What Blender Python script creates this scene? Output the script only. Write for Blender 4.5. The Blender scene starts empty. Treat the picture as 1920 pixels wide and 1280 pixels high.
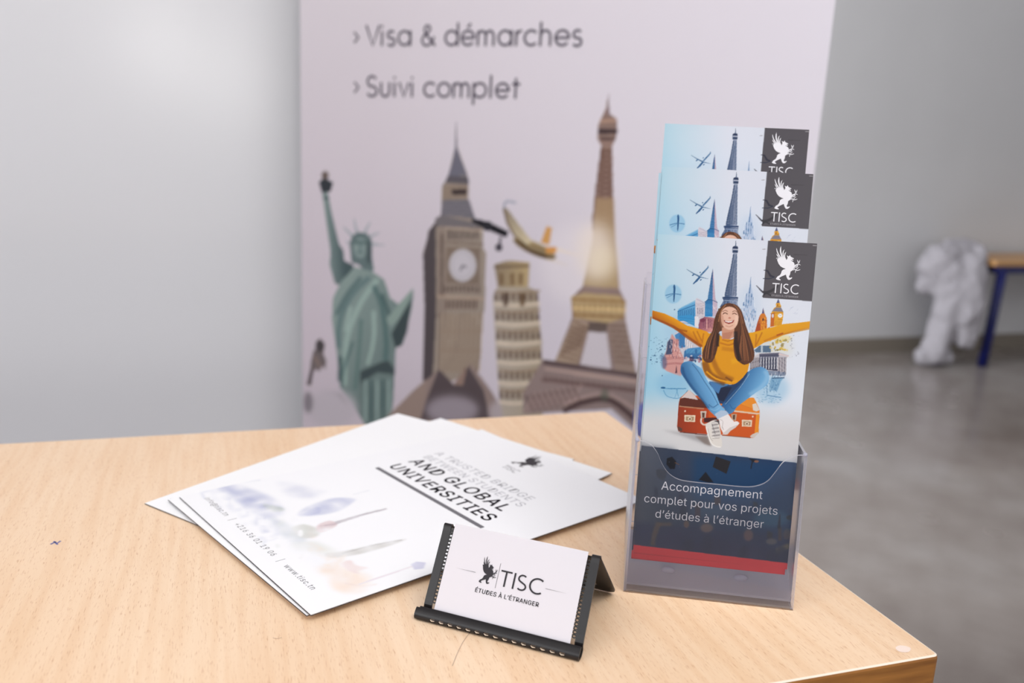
import bpy, bmesh, math, random, os
import numpy as np
from mathutils import Vector, Matrix
from mathutils.geometry import tessellate_polygon
C = bpy.context.scene.collection
SC = bpy.context.scene
# ------------------------------------------------------------------ camera, light, exposure
DESK = 0.75                                   # height of the desk top; the floor is z = 0
PITCH, ROLL, CAM_H = 0.22081, 0.04837, 0.27703
cam = bpy.data.objects.new('camera', bpy.data.cameras.new('camera')); C.objects.link(cam)
_w = Vector((0, math.cos(PITCH), -math.sin(PITCH))); _r = Vector((1, 0, 0)); _u = Vector((0, math.sin(PITCH), math.cos(PITCH)))
_R = _r*math.cos(ROLL)+_u*math.sin(ROLL); _U = _u*math.cos(ROLL)-_r*math.sin(ROLL)
cam.matrix_world = Matrix(((_R.x,_U.x,-_w.x,0),(_R.y,_U.y,-_w.y,0),(_R.z,_U.z,-_w.z,DESK+CAM_H),(0,0,0,1)))
cam.data.sensor_width = 36; cam.data.lens = 1607.17/1920*36; cam.data.clip_start = 0.02
cam.data.dof.use_dof = True; cam.data.dof.focus_distance = 0.535; cam.data.dof.aperture_fstop = 5.2; cam.data.dof.aperture_blades = 9
SC.camera = cam
w = bpy.data.worlds.new('room_light'); SC.world = w; w.use_nodes = True
w.node_tree.nodes['Background'].inputs[0].default_value = (0.97, 0.97, 1.0, 1); w.node_tree.nodes['Background'].inputs[1].default_value = 0.5
def area(name, loc, target, sx, sy, power, col=(1, 1, 1)):
    L = bpy.data.lights.new(name, 'AREA'); L.shape = 'RECTANGLE'; L.size = sx; L.size_y = sy; L.energy = power; L.color = col
    o = bpy.data.objects.new(name, L); C.objects.link(o); o.location = loc
    o.rotation_euler = (Vector(target)-Vector(loc)).to_track_quat('-Z', 'Y').to_euler(); return o
area('window_daylight', (-2.2, -1.6, 2.1), (0.2, 1.0, 0.7), 2.2, 1.5, 36, (0.97, 0.98, 1.0))
area('overhead_fill', (0.6, -0.3, 2.9), (0.25, 0.8, 0.7), 2.4, 1.4, 38, (1.0, 0.98, 0.96))  # added soft overhead light; the closed ceiling lets no daylight in
area('side_fill', (-1.5, 2.45, 1.3), (2.2, 4.4, 0.5), 0.9, 1.2, 118, (.98, .99, 1))  # added fill for the far wall and floor, unseen behind the partition
for k, (x, z, p) in enumerate(((.86, 1.64, 9), (1.36, 1.44, 7))): area('window_pane', (x, -3.4, z), (x-.3, 1.6, z-.1), .34, .5, p, (1, .98, .94))
SC.view_settings.view_transform = 'Standard'; SC.view_settings.look = 'None'; SC.view_settings.gamma = 1.0
SC.view_settings.use_curve_mapping = False; SC.view_settings.exposure = 0.0
SC.cycles.transparent_max_bounces = 32; SC.cycles.max_bounces = 12

# ------------------------------------------------------------------ materials
def lin(c): return tuple((v/255/12.92 if v/255 <= .04045 else ((v/255+.055)/1.055)**2.4) for v in c)
def mat(name, rgb, rough=.5, spec=.5, metal=0, **kw):
    m = bpy.data.materials.new(name); m.use_nodes = True; b = m.node_tree.nodes['Principled BSDF']
    b.inputs['Base Color'].default_value = (*lin(rgb), 1); b.inputs['Roughness'].default_value = rough
    b.inputs['Specular IOR Level'].default_value = spec; b.inputs['Metallic'].default_value = metal
    for k, v in kw.items(): b.inputs[k.replace('_', ' ')].default_value = v
    return m
def nodes(m): return m.node_tree.nodes, m.node_tree.links, m.node_tree.nodes['Principled BSDF']
def noise(N, L, co, scale, detail=4, rough=.5):
    mp = N.new('ShaderNodeMapping'); mp.inputs['Scale'].default_value = scale; L.new(co, mp.inputs['Vector'])
    n = N.new('ShaderNodeTexNoise'); n.inputs['Scale'].default_value = 1; n.inputs['Detail'].default_value = detail; n.inputs['Roughness'].default_value = rough
    L.new(mp.outputs[0], n.inputs['Vector']); return n.outputs['Fac']
def ramp(N, L, fac, stops):
    r = N.new('ShaderNodeValToRGB'); e = r.color_ramp.elements
    while len(e) < len(stops): e.new(.5)
    for k, (p, c) in enumerate(stops): e[k].position = p; e[k].color = (*lin(c), 1) if len(c) == 3 else c
    L.new(fac, r.inputs[0]); return r.outputs[0]
def mixc(N, L, a, b, fac, mode='MIX'):
    x = N.new('ShaderNodeMix'); x.data_type = 'RGBA'; x.blend_type = mode
    for s, v in ((0, fac), (6, a), (7, b)):
        if hasattr(v, 'links') or isinstance(v, bpy.types.NodeSocket): L.new(v, x.inputs[s])
        else: x.inputs[s].default_value = v
    return x.outputs[2]
def wood_mat():
    m = mat('beech_laminate', (226, 190, 148), .42, .4); N, L, b = nodes(m); co = N.new('ShaderNodeTexCoord').outputs['Object']
    base = ramp(N, L, noise(N, L, co, (9, 1.6, 1), 3), [(.3, (239, 206, 171)), (.5, (243, 212, 180)), (.72, (246, 218, 188))])
    fl = ramp(N, L, noise(N, L, co, (1500, 170, 1), 2, .55), [(.58, (255, 255, 255)), (.74, (220, 196, 174))])
    c = mixc(N, L, base, fl, .75, 'MULTIPLY')
    st = ramp(N, L, noise(N, L, co, (190, 11, 1), 3), [(.35, (248, 241, 233)), (.6, (255, 255, 255))]); c = mixc(N, L, c, st, .8, 'MULTIPLY')
    sp = ramp(N, L, noise(N, L, co, (16, 16, 1), 5, .7), [(.74, (0, 0, 0)), (.8, (255, 255, 255))]); c = mixc(N, L, c, (*lin((238, 216, 196)), 1), sp)
    L.new(c, b.inputs['Base Color'])
    bp = N.new('ShaderNodeBump'); bp.inputs['Strength'].default_value = .06; L.new(noise(N, L, co, (420, 46, 1), 2), bp.inputs['Height']); L.new(bp.outputs[0], b.inputs['Normal'])
    return m
def edge_mat():
    m = mat('varnished_edge', (150, 98, 44), .4); N, L, b = nodes(m); co = N.new('ShaderNodeTexCoord').outputs['Object']
    L.new(ramp(N, L, noise(N, L, co, (14, 14, 160), 4), [(.3, (128, 80, 34)), (.55, (160, 106, 48)), (.75, (186, 124, 58))]), b.inputs['Base Color']); return m
def concrete_mat():
    m = mat('polished_concrete', (150, 144, 142), .3, .4); N, L, b = nodes(m); co = N.new('ShaderNodeTexCoord').outputs['Object']
    a = ramp(N, L, noise(N, L, co, (1.1, 1.1, 1), 6, .62), [(.32, (124, 116, 112)), (.52, (139, 132, 128)), (.72, (154, 150, 148))])
    L.new(mixc(N, L, a, ramp(N, L, noise(N, L, co, (9, 9, 1), 4), [(.3, (232, 228, 226)), (.7, (255, 255, 255))]), .8, 'MULTIPLY'), b.inputs['Base Color'])
    L.new(ramp(N, L, noise(N, L, co, (2, 2, 1), 3), [(.3, (88, 88, 88)), (.7, (150, 150, 150))]), b.inputs['Roughness']); return m
def plaster_mat(name, a, c, rough, coat=0.0):
    m = mat(name, a, rough, .5); N, L, b = nodes(m); co = N.new('ShaderNodeTexCoord').outputs['Object']
    L.new(ramp(N, L, noise(N, L, co, (1.3, 1.3, 1.3), 3), [(.35, a), (.65, c)]), b.inputs['Base Color'])
    bp = N.new('ShaderNodeBump'); bp.inputs['Strength'].default_value = .12; bp.inputs['Distance'].default_value = .02; L.new(noise(N, L, co, (2.2, 2.2, 1.2), 2), bp.inputs['Height']); L.new(bp.outputs[0], b.inputs['Normal'])
    b.inputs['Coat Weight'].default_value = coat; b.inputs['Coat Roughness'].default_value = .2; return m
def ink_mat(name, rough=.38, spec=.3):
    m = mat(name, (255, 255, 255), rough, spec); N, L, b = nodes(m); a = N.new('ShaderNodeVertexColor'); a.layer_name = 'ink'; L.new(a.outputs['Color'], b.inputs['Base Color']); return m
def acrylic_mat(name, tint, rough, body=0.0, body_col=(225, 225, 240), ior=1.42):
    """clear plastic sheet: see-through with a surface reflection; `body` is a milky share standing in for light the acrylic picks up"""
    m = bpy.data.materials.new(name); m.use_nodes = True; N, L = m.node_tree.nodes, m.node_tree.links; N.remove(N['Principled BSDF']); out = N['Material Output']
    t = N.new('ShaderNodeBsdfTransparent'); t.inputs[0].default_value = (*tint, 1); g = N.new('ShaderNodeBsdfGlossy'); g.inputs['Roughness'].default_value = rough
    fr = N.new('ShaderNodeFresnel'); fr.inputs['IOR'].default_value = ior
    mx = N.new('ShaderNodeMixShader'); L.new(fr.outputs[0], mx.inputs[0]); L.new(t.outputs[0], mx.inputs[1]); L.new(g.outputs[0], mx.inputs[2]); last = mx
    if body:
        d = N.new('ShaderNodeBsdfDiffuse'); d.inputs[0].default_value = (*lin(body_col), 1); tr = N.new('ShaderNodeBsdfTranslucent'); tr.inputs[0].default_value = (*lin(body_col), 1)
        h = N.new('ShaderNodeMixShader'); h.inputs[0].default_value = .5; L.new(d.outputs[0], h.inputs[1]); L.new(tr.outputs[0], h.inputs[2])
        m2 = N.new('ShaderNodeMixShader'); m2.inputs[0].default_value = body; L.new(last.outputs[0], m2.inputs[1]); L.new(h.outputs[0], m2.inputs[2]); last = m2
    L.new(last.outputs[0], out.inputs['Surface']); return m
M = dict(wood=wood_mat(), edge=edge_mat(), laminate_line=mat('pale_laminate_line', (244, 230, 214), .5), blue_paint=mat('navy_blue_paint', (14, 22, 88), .4), floor=concrete_mat(),
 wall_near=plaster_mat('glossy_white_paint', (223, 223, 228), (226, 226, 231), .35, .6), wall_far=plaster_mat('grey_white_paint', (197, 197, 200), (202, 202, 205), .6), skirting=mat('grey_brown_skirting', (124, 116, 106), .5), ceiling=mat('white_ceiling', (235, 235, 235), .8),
 ink=ink_mat('printed_ink'), banner_ink=ink_mat('banner_print', .55), folder_ink=ink_mat('folder_print', .5), paper=mat('white_paper', (249, 249, 251), .55, .3), gap_shade=mat('page_gap_shade', (60, 56, 62), .55, .3), white_ink=mat('white_ink', (236, 234, 240), .5, .3), black_ink=mat('charcoal_ink', (44, 40, 46), .5, .3), grey_ink=mat('grey_ink', (186, 186, 192), .5, .3), mid_ink=mat('mid_grey_ink', (112, 110, 116), .5, .3), soft_ink=mat('soft_charcoal_ink', (84, 78, 92), .5, .3),
 card=mat('card_stock', (218, 214, 221), .45, .4), black_metal=mat('black_coated_metal', (25, 22, 24), .34, .4), acrylic=acrylic_mat('clear_acrylic', (.995, .995, 1), .06, .012), acrylic_edge=acrylic_mat('cut_acrylic_edge', (.9, .9, .95), .15, .5, (236, 236, 248)), acrylic_side=acrylic_mat('side_acrylic', (.98, .98, .99), .32, .16, (238, 236, 250), 1.2), acrylic_floor=acrylic_mat('milky_glow_floor', (.98, .98, .98), .3, .62, (252, 246, 244), 1.2),  # milky floor body stands in for light glowing in clear acrylic
 alu=mat('brushed_aluminium', (190, 190, 194), .35, .5, .9), banner_back=mat('grey_banner_back', (176, 176, 180), .6), cloth=mat('white_cotton', (164, 161, 168), .85, .2), bench_wood=mat('varnished_bench_wood', (196, 150, 98), .4), bin=mat('blue_plastic', (70, 88, 176), .4), lamp=mat('added_lamp_diffuser', (255, 255, 255), .5))
_b = M['lamp'].node_tree.nodes['Principled BSDF']; _b.inputs['Emission Color'].default_value = (1, .98, .95, 1); _b.inputs['Emission Strength'].default_value = 5.0

# ------------------------------------------------------------------ printed artwork (flat colours laid out on a grid of vertices)
import numpy as np, math, random
def homography(src, dst):
    A = []
    for (x, y), (u, v) in zip(src, dst):
        A.append([x, y, 1, 0, 0, 0, -u*x, -u*y, -u]); A.append([0, 0, 0, x, y, 1, -v*x, -v*y, -v])
    return np.linalg.svd(np.array(A, float))[2][-1].reshape(3, 3)
def hmap(H, P):
    P = np.asarray(P, float).reshape(-1, 2)
    q = np.c_[P, np.ones(len(P))] @ H.T
    return q[:, :2]/q[:, 2:]
class Print:
    """A sheet of ink: colours on a nx x ny grid over a w x h sheet (v measured down from the top)."""
    def __init__(s, w, h, nx, ny, ss=2, H=None):
        s.w, s.h, s.nx, s.ny, s.ss, s.H = w, h, nx, ny, ss, H
        s.a = np.ones((ny*ss, nx*ss, 3))*255.0
        s.fr = (0, 0, 1); s.rng = random.Random(5); s.boost = 0
    def frame(s, x, y, k): s.fr = (x, y, k)
    def px(s, P):
        P = np.asarray(P, float).reshape(-1, 2)
        if s.H is not None:
            P = hmap(s.H, P/s.fr[2] + np.array(s.fr[:2]))
        return P/np.array([s.w, s.h])*np.array([s.nx, s.ny])*s.ss
    def _comp(s, m, x0, y0, col, al, blur):
        if blur:
            r = max(1, int(blur*s.ss*2)); k = np.exp(-np.linspace(-2, 2, 2*r+1)**2/1.0); k /= k.sum()
            m = np.pad(m, r); x0 -= r; y0 -= r
            m = np.apply_along_axis(lambda v: np.convolve(v, k, 'same'), 0, m)
            m = np.apply_along_axis(lambda v: np.convolve(v, k, 'same'), 1, m)
        hh, ww = s.a.shape[:2]
        ax, ay = max(0, -x0), max(0, -y0); bx, by = min(m.shape[1], ww-x0), min(m.shape[0], hh-y0)
        if bx <= ax or by <= ay: return
        m = (m[ay:by, ax:bx]*al)[..., None]
        v = s.a[y0+ay:y0+by, x0+ax:x0+bx]
        if isinstance(col, dict):                    # gradient between two points
            A, B = s.px([col['a'], col['b']]); d = B-A; L = d@d
            yy, xx = np.mgrid[y0+ay:y0+by, x0+ax:x0+bx]
            t = np.clip(((xx-A[0])*d[0]+(yy-A[1])*d[1])/L, 0, 1)[..., None]
            c = np.array(col['c0'], float)*(1-t)+np.array(col['c1'], float)*t
        else: c = np.array(col, float)
        v += (c-v)*m
    def _mask(s, Q):
        x0, y0 = np.floor(Q.min(0)).astype(int)-1; x1, y1 = np.ceil(Q.max(0)).astype(int)+2
        x0, y0 = max(x0, -40), max(y0, -40); x1, y1 = min(x1, s.a.shape[1]+40), min(y1, s.a.shape[0]+40)
        if x1 <= x0 or y1 <= y0: return None
        yy, xx = np.mgrid[y0:y1, x0:x1]; m = np.zeros(xx.shape, bool)
        for (ax, ay), (bx, by) in zip(Q, np.roll(Q, -1, 0)):
            if ay == by: continue
            c = (ay > yy) != (by > yy)
            m ^= c & (xx < (bx-ax)*(yy-ay)/(by-ay)+ax)
        return m.astype(float), x0, y0
    def poly(s, P, col, al=1, blur=0, smooth=0):
        if smooth: P = curve(P, smooth)
        r = s._mask(s.px(P))
        if r: s._comp(*r, col, al, blur)
    def ell(s, cx, cy, rx, ry, col, al=1, blur=0, rot=0):
        t = np.linspace(0, 2*np.pi, 40, endpoint=False); c, n = math.cos(rot), math.sin(rot)
        s.poly(np.c_[cx+rx*np.cos(t)*c-ry*np.sin(t)*n, cy+rx*np.cos(t)*n+ry*np.sin(t)*c], col, al, blur)
    def line(s, P, wd, col, al=1, blur=0, smooth=0, taper=None):
        P = np.asarray(P, float)
        if s.boost and not isinstance(col, dict): col = tuple(min(255, max(0, 140+(c-140)*(1+s.boost))) for c in col)
        if smooth: P = curve(P, smooth, closed=False)
        s.poly(ribbon(P, wd, taper), col, al, blur)
    def lines(s, Ls, wd, col, al=1, blur=0):
        for L in Ls: s.line(L, wd, col, al, blur)
    def result(s):
        a = s.a.reshape(s.ny, s.ss, s.nx, s.ss, 3).mean((1, 3))/255.0
        return np.where(a <= .04045, a/12.92, ((a+.055)/1.055)**2.4)
def curve(P, n=4, closed=True):
    P = np.asarray(P, float); N = len(P); out = []
    for i in range(N if closed else N-1):
        g = (lambda j: P[j % N]) if closed else (lambda j: P[min(max(j, 0), N-1)])
        p0, p1, p2, p3 = g(i-1), g(i), g(i+1), g(i+2)
        for k in range(n):
            t = k/n
            out.append(.5*((2*p1)+(-p0+p2)*t+(2*p0-5*p1+4*p2-p3)*t*t+(-p0+3*p1-3*p2+p3)*t**3))
    if not closed: out.append(P[-1])
    return np.array(out)
def ribbon(P, wd, taper=None):
    P = np.asarray(P, float); d = np.gradient(P, axis=0) if len(P) > 2 else np.repeat((P[1]-P[0])[None], 2, 0)
    n = np.c_[-d[:, 1], d[:, 0]]; n /= np.linalg.norm(n, axis=1)[:, None]+1e-9
    w = np.full(len(P), wd/2.0) if taper is None else np.interp(np.linspace(0, 1, len(P)), np.linspace(0, 1, len(taper)), taper)*wd/2
    return np.r_[P+n*w[:, None], (P-n*w[:, None])[::-1]]
def quad_rows(a, b, c, d, n, m=0):
    """n stripes between the edges a-b and d-c, as (top, bottom) segments"""
    a, b, c, d = map(np.array, (a, b, c, d))
    return [(a+(b-a)*(i+.5)/n, d+(c-d)*(i+.5)/n) for i in range(n)]

# ---- the emblem: rampant winged beast with claws (design units, y down)
BEAST = dict(
 fills=[
  [(232,392),(262,372),(300,362),(340,364),(378,374),(392,400),(398,424),(416,402),(420,378),(404,340),(428,356),(440,360),(464,335),(470,360),(492,376),(526,392),(527,406),(504,402),(498,412),(520,424),(514,438),(490,430),(474,430),(500,446),(526,466),(540,490),(536,512),(552,545),(530,570),(522,592),(495,610),(470,625),(466,660),(456,690),(444,704),(448,728),(470,734),(490,722),(502,730),(486,750),(460,768),(430,766),(410,738),(398,704),(390,676),(360,690),(322,706),(292,722),(272,740),(302,766),(296,775),(258,772),(222,756),(222,744),(246,710),(290,684),(310,650),(320,612),(345,590),(388,574),(340,558),(300,534),(266,490),(246,440)],
  [(230,212),(244,260),(268,318),(300,366),(280,372),(252,330),(234,280),(226,236)],
  [(307,178),(309,230),(312,280),(326,332),(338,368),(312,370),(296,320),(286,268),(290,222)],
  [(369,236),(352,280),(349,320),(360,366),(338,368),(332,310),(340,268)],
  [(396,280),(382,320),(377,350),(380,376),(362,376),(360,345),(370,304)],
  [(224,310),(250,340),(276,372),(290,380),(262,380),(240,352)],
  [(220,396),(238,380),(256,384),(248,420),(236,404)]],
 strokes=[([(540,520),(570,512),(596,496),(606,480),(600,450),(588,420)],15,[1.6,1.6,1.2,1,.9,.4]),
  ([(604,486),(622,458),(634,424)],14,[1.1,.9,.4]),([(598,494),(622,500),(644,512)],12,[1,.9,.4]),
  ([(552,545),(575,545),(592,530),(596,510)],13,[1.2,1.2,1,.8]),
  ([(528,560),(548,590),(572,602),(606,600),(640,588)],14,[1.3,1.2,1,.9,.4]),([(566,600),(584,572),(616,552)],12,[1,.9,.4]),
  ([(562,598),(556,622),(552,646)],13,[1,.8,.4]),([(540,572),(522,606)],11,[1,.5])])
def beast_polys(close=None):
    return [np.array(f, float) for f in BEAST['fills']]+[ribbon(curve(P, 4, False), w, t) for P, w, t in BEAST['strokes']]

# ---- round stroke lettering (x to the right, y up, x-height 1, ascender 1.45)
def arc(cx, cy, rx, ry, a0, a1, n=14):
    t = np.radians(np.linspace(a0, a1, n)); return np.c_[cx+rx*np.cos(t), cy+ry*np.sin(t)]
def _g():
    G = {}; ring = arc(.5, .5, .44, .44, 0, 360, 28)
    G['o'] = ([ring], 1.0); G['a'] = ([ring, [(.94, 0), (.94, .98)]], 1.06); G['c'] = ([arc(.5, .5, .44, .44, 42, 318, 22)], .92)
    G['d'] = ([ring, [(.94, 0), (.94, 1.45)]], 1.06); G['p'] = ([ring, [(.06, -.42), (.06, .98)]], 1.06)
    G['e'] = ([np.r_[[(.07, .5)], [(.93, .5)], arc(.5, .5, .44, .44, 0, 322, 26)]], 1.0)
    G['\u00e9'] = (G['e'][0]+[[(.46, 1.14), (.68, 1.38)]], 1.0)
    G['i'] = ([[(.1, 0), (.1, .94)], [(.1, 1.17), (.1, 1.31)]], .32); G['l'] = ([[(.1, 0), (.1, 1.45)]], .32)
    G['r'] = ([[(.1, 0), (.1, .94)], arc(.42, .56, .32, .36, 180, 80, 8)], .5)
    G['s'] = ([np.r_[arc(.37, .71, .25, .23, 35, 262, 14), arc(.37, .26, .27, .24, 80, -150, 14)]], .76)
    G['S'] = ([np.r_[arc(.45, .99, .34, .34, 28, 262, 14), arc(.45, .35, .37, .33, 80, -155, 14)]], .95)
    G['m'] = ([[(.1, 0), (.1, .94)], np.r_[arc(.37, .6, .27, .33, 180, 0, 12), [(.64, 0)]], np.r_[arc(.91, .6, .27, .33, 180, 0, 12), [(1.18, 0)]]], 1.36)
    G['h'] = ([[(.1, 0), (.1, 1.45)], np.r_[arc(.42, .58, .32, .36, 180, 0, 12), [(.74, 0)]]], .92)
    G['u'] = ([np.r_[[(.1, .94)], arc(.42, .38, .32, .36, 180, 360, 12), [(.74, .94)]]], .92)
    G['v'] = ([[(.04, .94), (.4, .02), (.76, .94)]], .8); G['V'] = ([[(.02, 1.32), (.52, .02), (1.02, 1.32)]], 1.02)
    G['t'] = ([[(.3, 0), (.3, 1.28)], [(.04, .9), (.6, .9)]], .62); G['>'] = ([[(.04, .96), (.4, .6), (.04, .24)]], .66)
    G['&'] = ([[(1.08, .02), (.34, .82), (.27, 1.06), (.42, 1.28), (.62, 1.26), (.7, 1.06), (.55, .84), (.2, .58), (.1, .34), (.26, .06), (.52, .02), (.78, .18), (1.0, .58)]], 1.12)
    G['T'] = ([[(0, .95), (.66, .95)], [(.33, 0), (.33, .95)]], .74); G['I'] = ([[(.1, 0), (.1, 1.0)]], .25)
    G[' '] = ([], .42); return G
GLYPH = _g()
def lettering(text, size, weight, x=0, y=0, track=0.0):
    out = []
    for ch in text:
        st, adv = GLYPH[ch]
        for P in st: out.append(ribbon(np.asarray(P, float)*size+[x, y], weight))
        x += (adv+track)*size
    return out, x
def bold_caps():
    """T I S C, cap height 1, with even strokes"""
    S = np.r_[arc(1.34, .74, .23, .215, 42, 225, 14), arc(1.34, .255, .25, .21, 62, -140, 16)]
    C = arc(2.26, .5, .44, .455, 52, 308, 24)
    return [ribbon(np.array(P, float), .105) for P in ([(0, .95), (.68, .95)], [(.34, .9), (.34, 0)], [(.86, 0), (.86, 1.0)])]+[ribbon(S, .1), ribbon(C, .105)]

# ---- cover picture of the slim leaflets
def leaflet_art(nx=300, ny=636):
    W, Hh = 99.0, 210.0
    H = homography([(1189,1037),(1476,1068),(1532,455),(1232,437)], [(0,Hh),(W,Hh),(W,0),(0,0)])
    p = Print(W, Hh, nx, ny, 2, H); R = p.rng
    A = (1180,420,2.7816); B = (1210,550,7.53); C = (1360,550,7.11); D = (1230,680,7.11); E = (1220,430,7.529); F = (1180,840,5.818)
    yy, xx = np.mgrid[0:1:ny*2j, 0:1:nx*2j]
    def mix(a, b, t): return np.array(a)*(1-t[..., None])+np.array(b)*t[..., None]
    top = mix((176,212,228), (222,226,238), np.clip(xx/.45, 0, 1)**.7); mid = mix((150,200,226), (226,232,243), np.clip(xx/.85, 0, 1)**.8)
    bot = mix((214,214,216), (214,211,213), xx)
    p.a[:] = mix2(top, mid, np.clip((yy-.05)/.42, 0, 1)); t = np.clip((yy-.46)/.13, 0, 1); p.a[:] = mix2(p.a, bot, t*t*(3-2*t))
    # watercolour washes behind the figure
    p.frame(*A)
    for x, y, rx, ry, c, al in [(230,840,90,70,(120,180,215),.5),(740,860,90,80,(130,185,220),.5),(330,560,150,120,(150,190,220),.35),(620,420,60,100,(190,208,230),.4),(560,640,200,160,(196,205,225),.4),(760,640,90,70,(216,214,200),.5)]:
        p.ell(x, y, rx, ry, c, al, 9)
    # round blue blot with a plane seen on edge
    p.ell(226,364,44,50,(140,190,222),.75,1.5)
    p.line([(230,314),(232,340),(229,405)],11,(32,84,134),1,0,3,[.3,1,.8,.4]); p.line([(185,372),(226,362),(268,368)],5,(58,112,160),.75,.4,3)
    p.line([(192,384),(226,366)],4,(70,120,165),.6)
    # plane flying
    p.frame(*E); blue = (46,92,140)
    p.line([(590,768),(640,718),(690,660)],26,blue,1,0,0,[.5,1.1,1]); p.line([(690,650),(760,575),(800,530),(800,505)],22,(84,124,164),1,0,0,[1,1,.8,.3])
    p.line([(497,556),(590,615),(675,660)],17,(74,112,150),1,0,0,[.3,.8,1.3]); p.line([(690,668),(750,682),(806,696)],12,(88,124,160),1,0,0,[1.4,.8,.2])
    for q in [(588,640,18,10),(697,708,16,8),(735,600,22,7),(688,602,10,8)]: p.ell(*q, blue, .95, 0, -.6)
    # spire, left: blue side and pink side
    p.poly([(867,545),(880,660),(905,980),(935,1030),(930,1230),(760,1230),(752,1025),(795,985),(840,680)], (196,178,196)); p.poly([(867,545),(868,650),(866,990),(866,1230),(748,1230),(752,1025),(795,985),(845,660)], dict(a=(800,600),b=(800,1230),c0=(42,82,130),c1=(40,128,190)))
    for k in range(16): p.line([(838-k*4,700+k*18),(866,706+k*18)],4,(130,170,204),.7); p.line([(866,706+k*18),(884+k*1.6,712+k*18)],4,(160,110,130),.6)
    for k in range(5): p.line([(762+k*22,1050),(758+k*22,1200)],6,(110,176,216),.7)
    p.line([(750,1030),(800,990),(866,996),(936,1032)],9,(30,74,120),.8); p.line([(870,1120),(935,1090)],8,(222,206,212),.9); p.poly([(930,1160),(868,1100),(868,1060)],(226,214,220),.8)
    # temple with columns
    p.poly([(372,1150),(620,1000),(640,965),(700,990),(760,1030),(755,1280),(640,1330),(372,1320)], (212,205,214)); p.poly([(372,1150),(420,1100),(620,1000),(628,1280),(372,1300)], dict(a=(400,1000),b=(420,1280),c0=(110,172,214),c1=(64,150,206)))
    p.line([(372,1160),(622,1062)],12,(38,104,160),.9); p.line([(372,1130),(622,1010)],10,(150,196,224),.9)
    for k in range(9): x = 392+k*26; p.line([(x,1155-k*6),(x,1255)],11,(30,92,150),.85)
    p.line([(372,1270),(628,1262)],14,(120,186,222),.9)
    for k in range(4): x = 655+k*24; p.line([(x,1105),(x,1200)],9,(112,100,120),.9)
    for y in (1045,1065,1085,1220,1245): p.line([(628,y-6),(758,y+10)],5,(160,148,166),.8)
    p.line([(640,985),(690,1005),(750,1040)],7,(150,160,190),.8)
    p.frame(*B); p.poly([(450,320),(640,300),(700,340),(700,470),(560,400),(450,360)], (52,146,204),.9); p.poly([(690,320),(745,330),(745,480),(690,470)], (226,222,228))
    for y in (360,395,430): p.line([(480,y-20),(690,y+6)],7,(30,104,170),.6)
    # red church behind the shoulder
    p.poly([(745,440),(770,370),(830,330),(970,345),(960,470),(940,560),(745,520)], dict(a=(745,380),b=(960,500),c0=(128,66,92),c1=(214,150,144)),1,.5)
    for k in range(9): x = 765+k*24; p.line([(x,350+R.random()*20),(x,470+R.random()*40)],9,R.choice([(90,44,74),(232,190,178),(150,80,96)]),.75)
    p.ell(800,380,40,26,(112,44,70),.8,.8)
    # blue blocks and pink palace at the left
    p.poly([(400,560),(480,540),(640,560),(790,760),(790,960),(540,960),(470,700)], (200,196,206),.9,.6); p.poly([(410,590),(470,555),(555,575),(560,760),(470,780)], (62,128,186),.95,.4)
    for k in range(6): p.line([(480+k*13,580),(482+k*13,760)],5,(34,84,140),.7)
    for x, y in [(560,640),(590,660),(620,690),(650,720)]: p.line([(x,y),(x,y+90)],12,(236,228,226),.9); p.line([(x+12,y+10),(x+12,y+90)],6,(168,150,160),.7)
    p.poly([(545,820),(600,780),(780,760),(790,930),(540,930)], dict(a=(560,760),b=(560,930),c0=(64,140,196),c1=(36,86,140)),.95,.5)
    for k in range(14): x = 560+k*16; p.line([(x,790),(x,850)],6,R.choice([(120,186,220),(26,66,112)]),.7)
    for k in range(26): p.ell(560+R.random()*230, 880+R.random()*90, 10+R.random()*14, 10+R.random()*12, R.choice([(58,40,74),(214,190,196),(170,110,124),(30,66,110),(222,214,220)]), .8, .3)
    p.poly([(250,1060),(240,930),(290,820),(310,690),(350,640),(370,570),(420,640),(470,650),(470,760),(520,870),(540,940),(520,1100),(500,1180),(420,1150),(300,1100)], (206,146,140),.95,1)
    p.poly([(300,800),(310,690),(350,640),(385,660),(370,860),(280,870)], (44,62,98),.85,1)
    for k in range(34): x, y = 300+R.random()*220, 640+R.random()*260; p.line([(x,y),(x+2,y+24+R.random()*20)],8,R.choice([(236,206,200),(150,88,92),(236,220,218),(92,62,92)]),.75)
    for y in (905,925,985,1000): p.line([(270,y+16),(400,y-2),(540,y+8)],7,(150,84,88),.8,0,3)
    p.poly([(420,1130),(436,1010),(448,1130)], (78,44,62),.9); p.ell(262,980,40,90,(70,84,124),.6,2.2); p.ell(240,900,40,40,(60,92,134),.4,2)
    for k in range(70): p.ell(75+abs(R.gauss(0,1))*0+R.random()*240, 620+R.random()*380, 1.5+R.random()*6, 1.5+R.random()*6, (38,78,120), .5+.5*R.random())
    for x, y, r in [(76,942,11),(162,972,9),(132,878,9),(235,745,12),(220,795,9),(238,1165,8),(405,228,9)]: p.ell(x,y,r,r,(36,74,118),.95)
    p.ell(400,1220,220,60,(150,196,226),.5,3)
    # tall iron tower
    p.frame(*E); steel = (52,72,104)
    p.poly([(1190,150),(1196,215),(1218,232),(1224,265),(1218,270),(1224,300),(1216,325),(1202,335),(1204,500),(1200,760),(1198,940),(1226,965),(1222,1010),(1215,1040),(1230,1100),(965,1100),(1000,1040),(1020,1005),(1006,965),(1040,940),(1070,790),(1105,620),(1135,480),(1158,335),(1142,320),(1140,265),(1158,232),(1180,215)], dict(a=(1100,300),b=(1170,300),c0=(66,88,124),c1=(150,160,182)))
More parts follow.
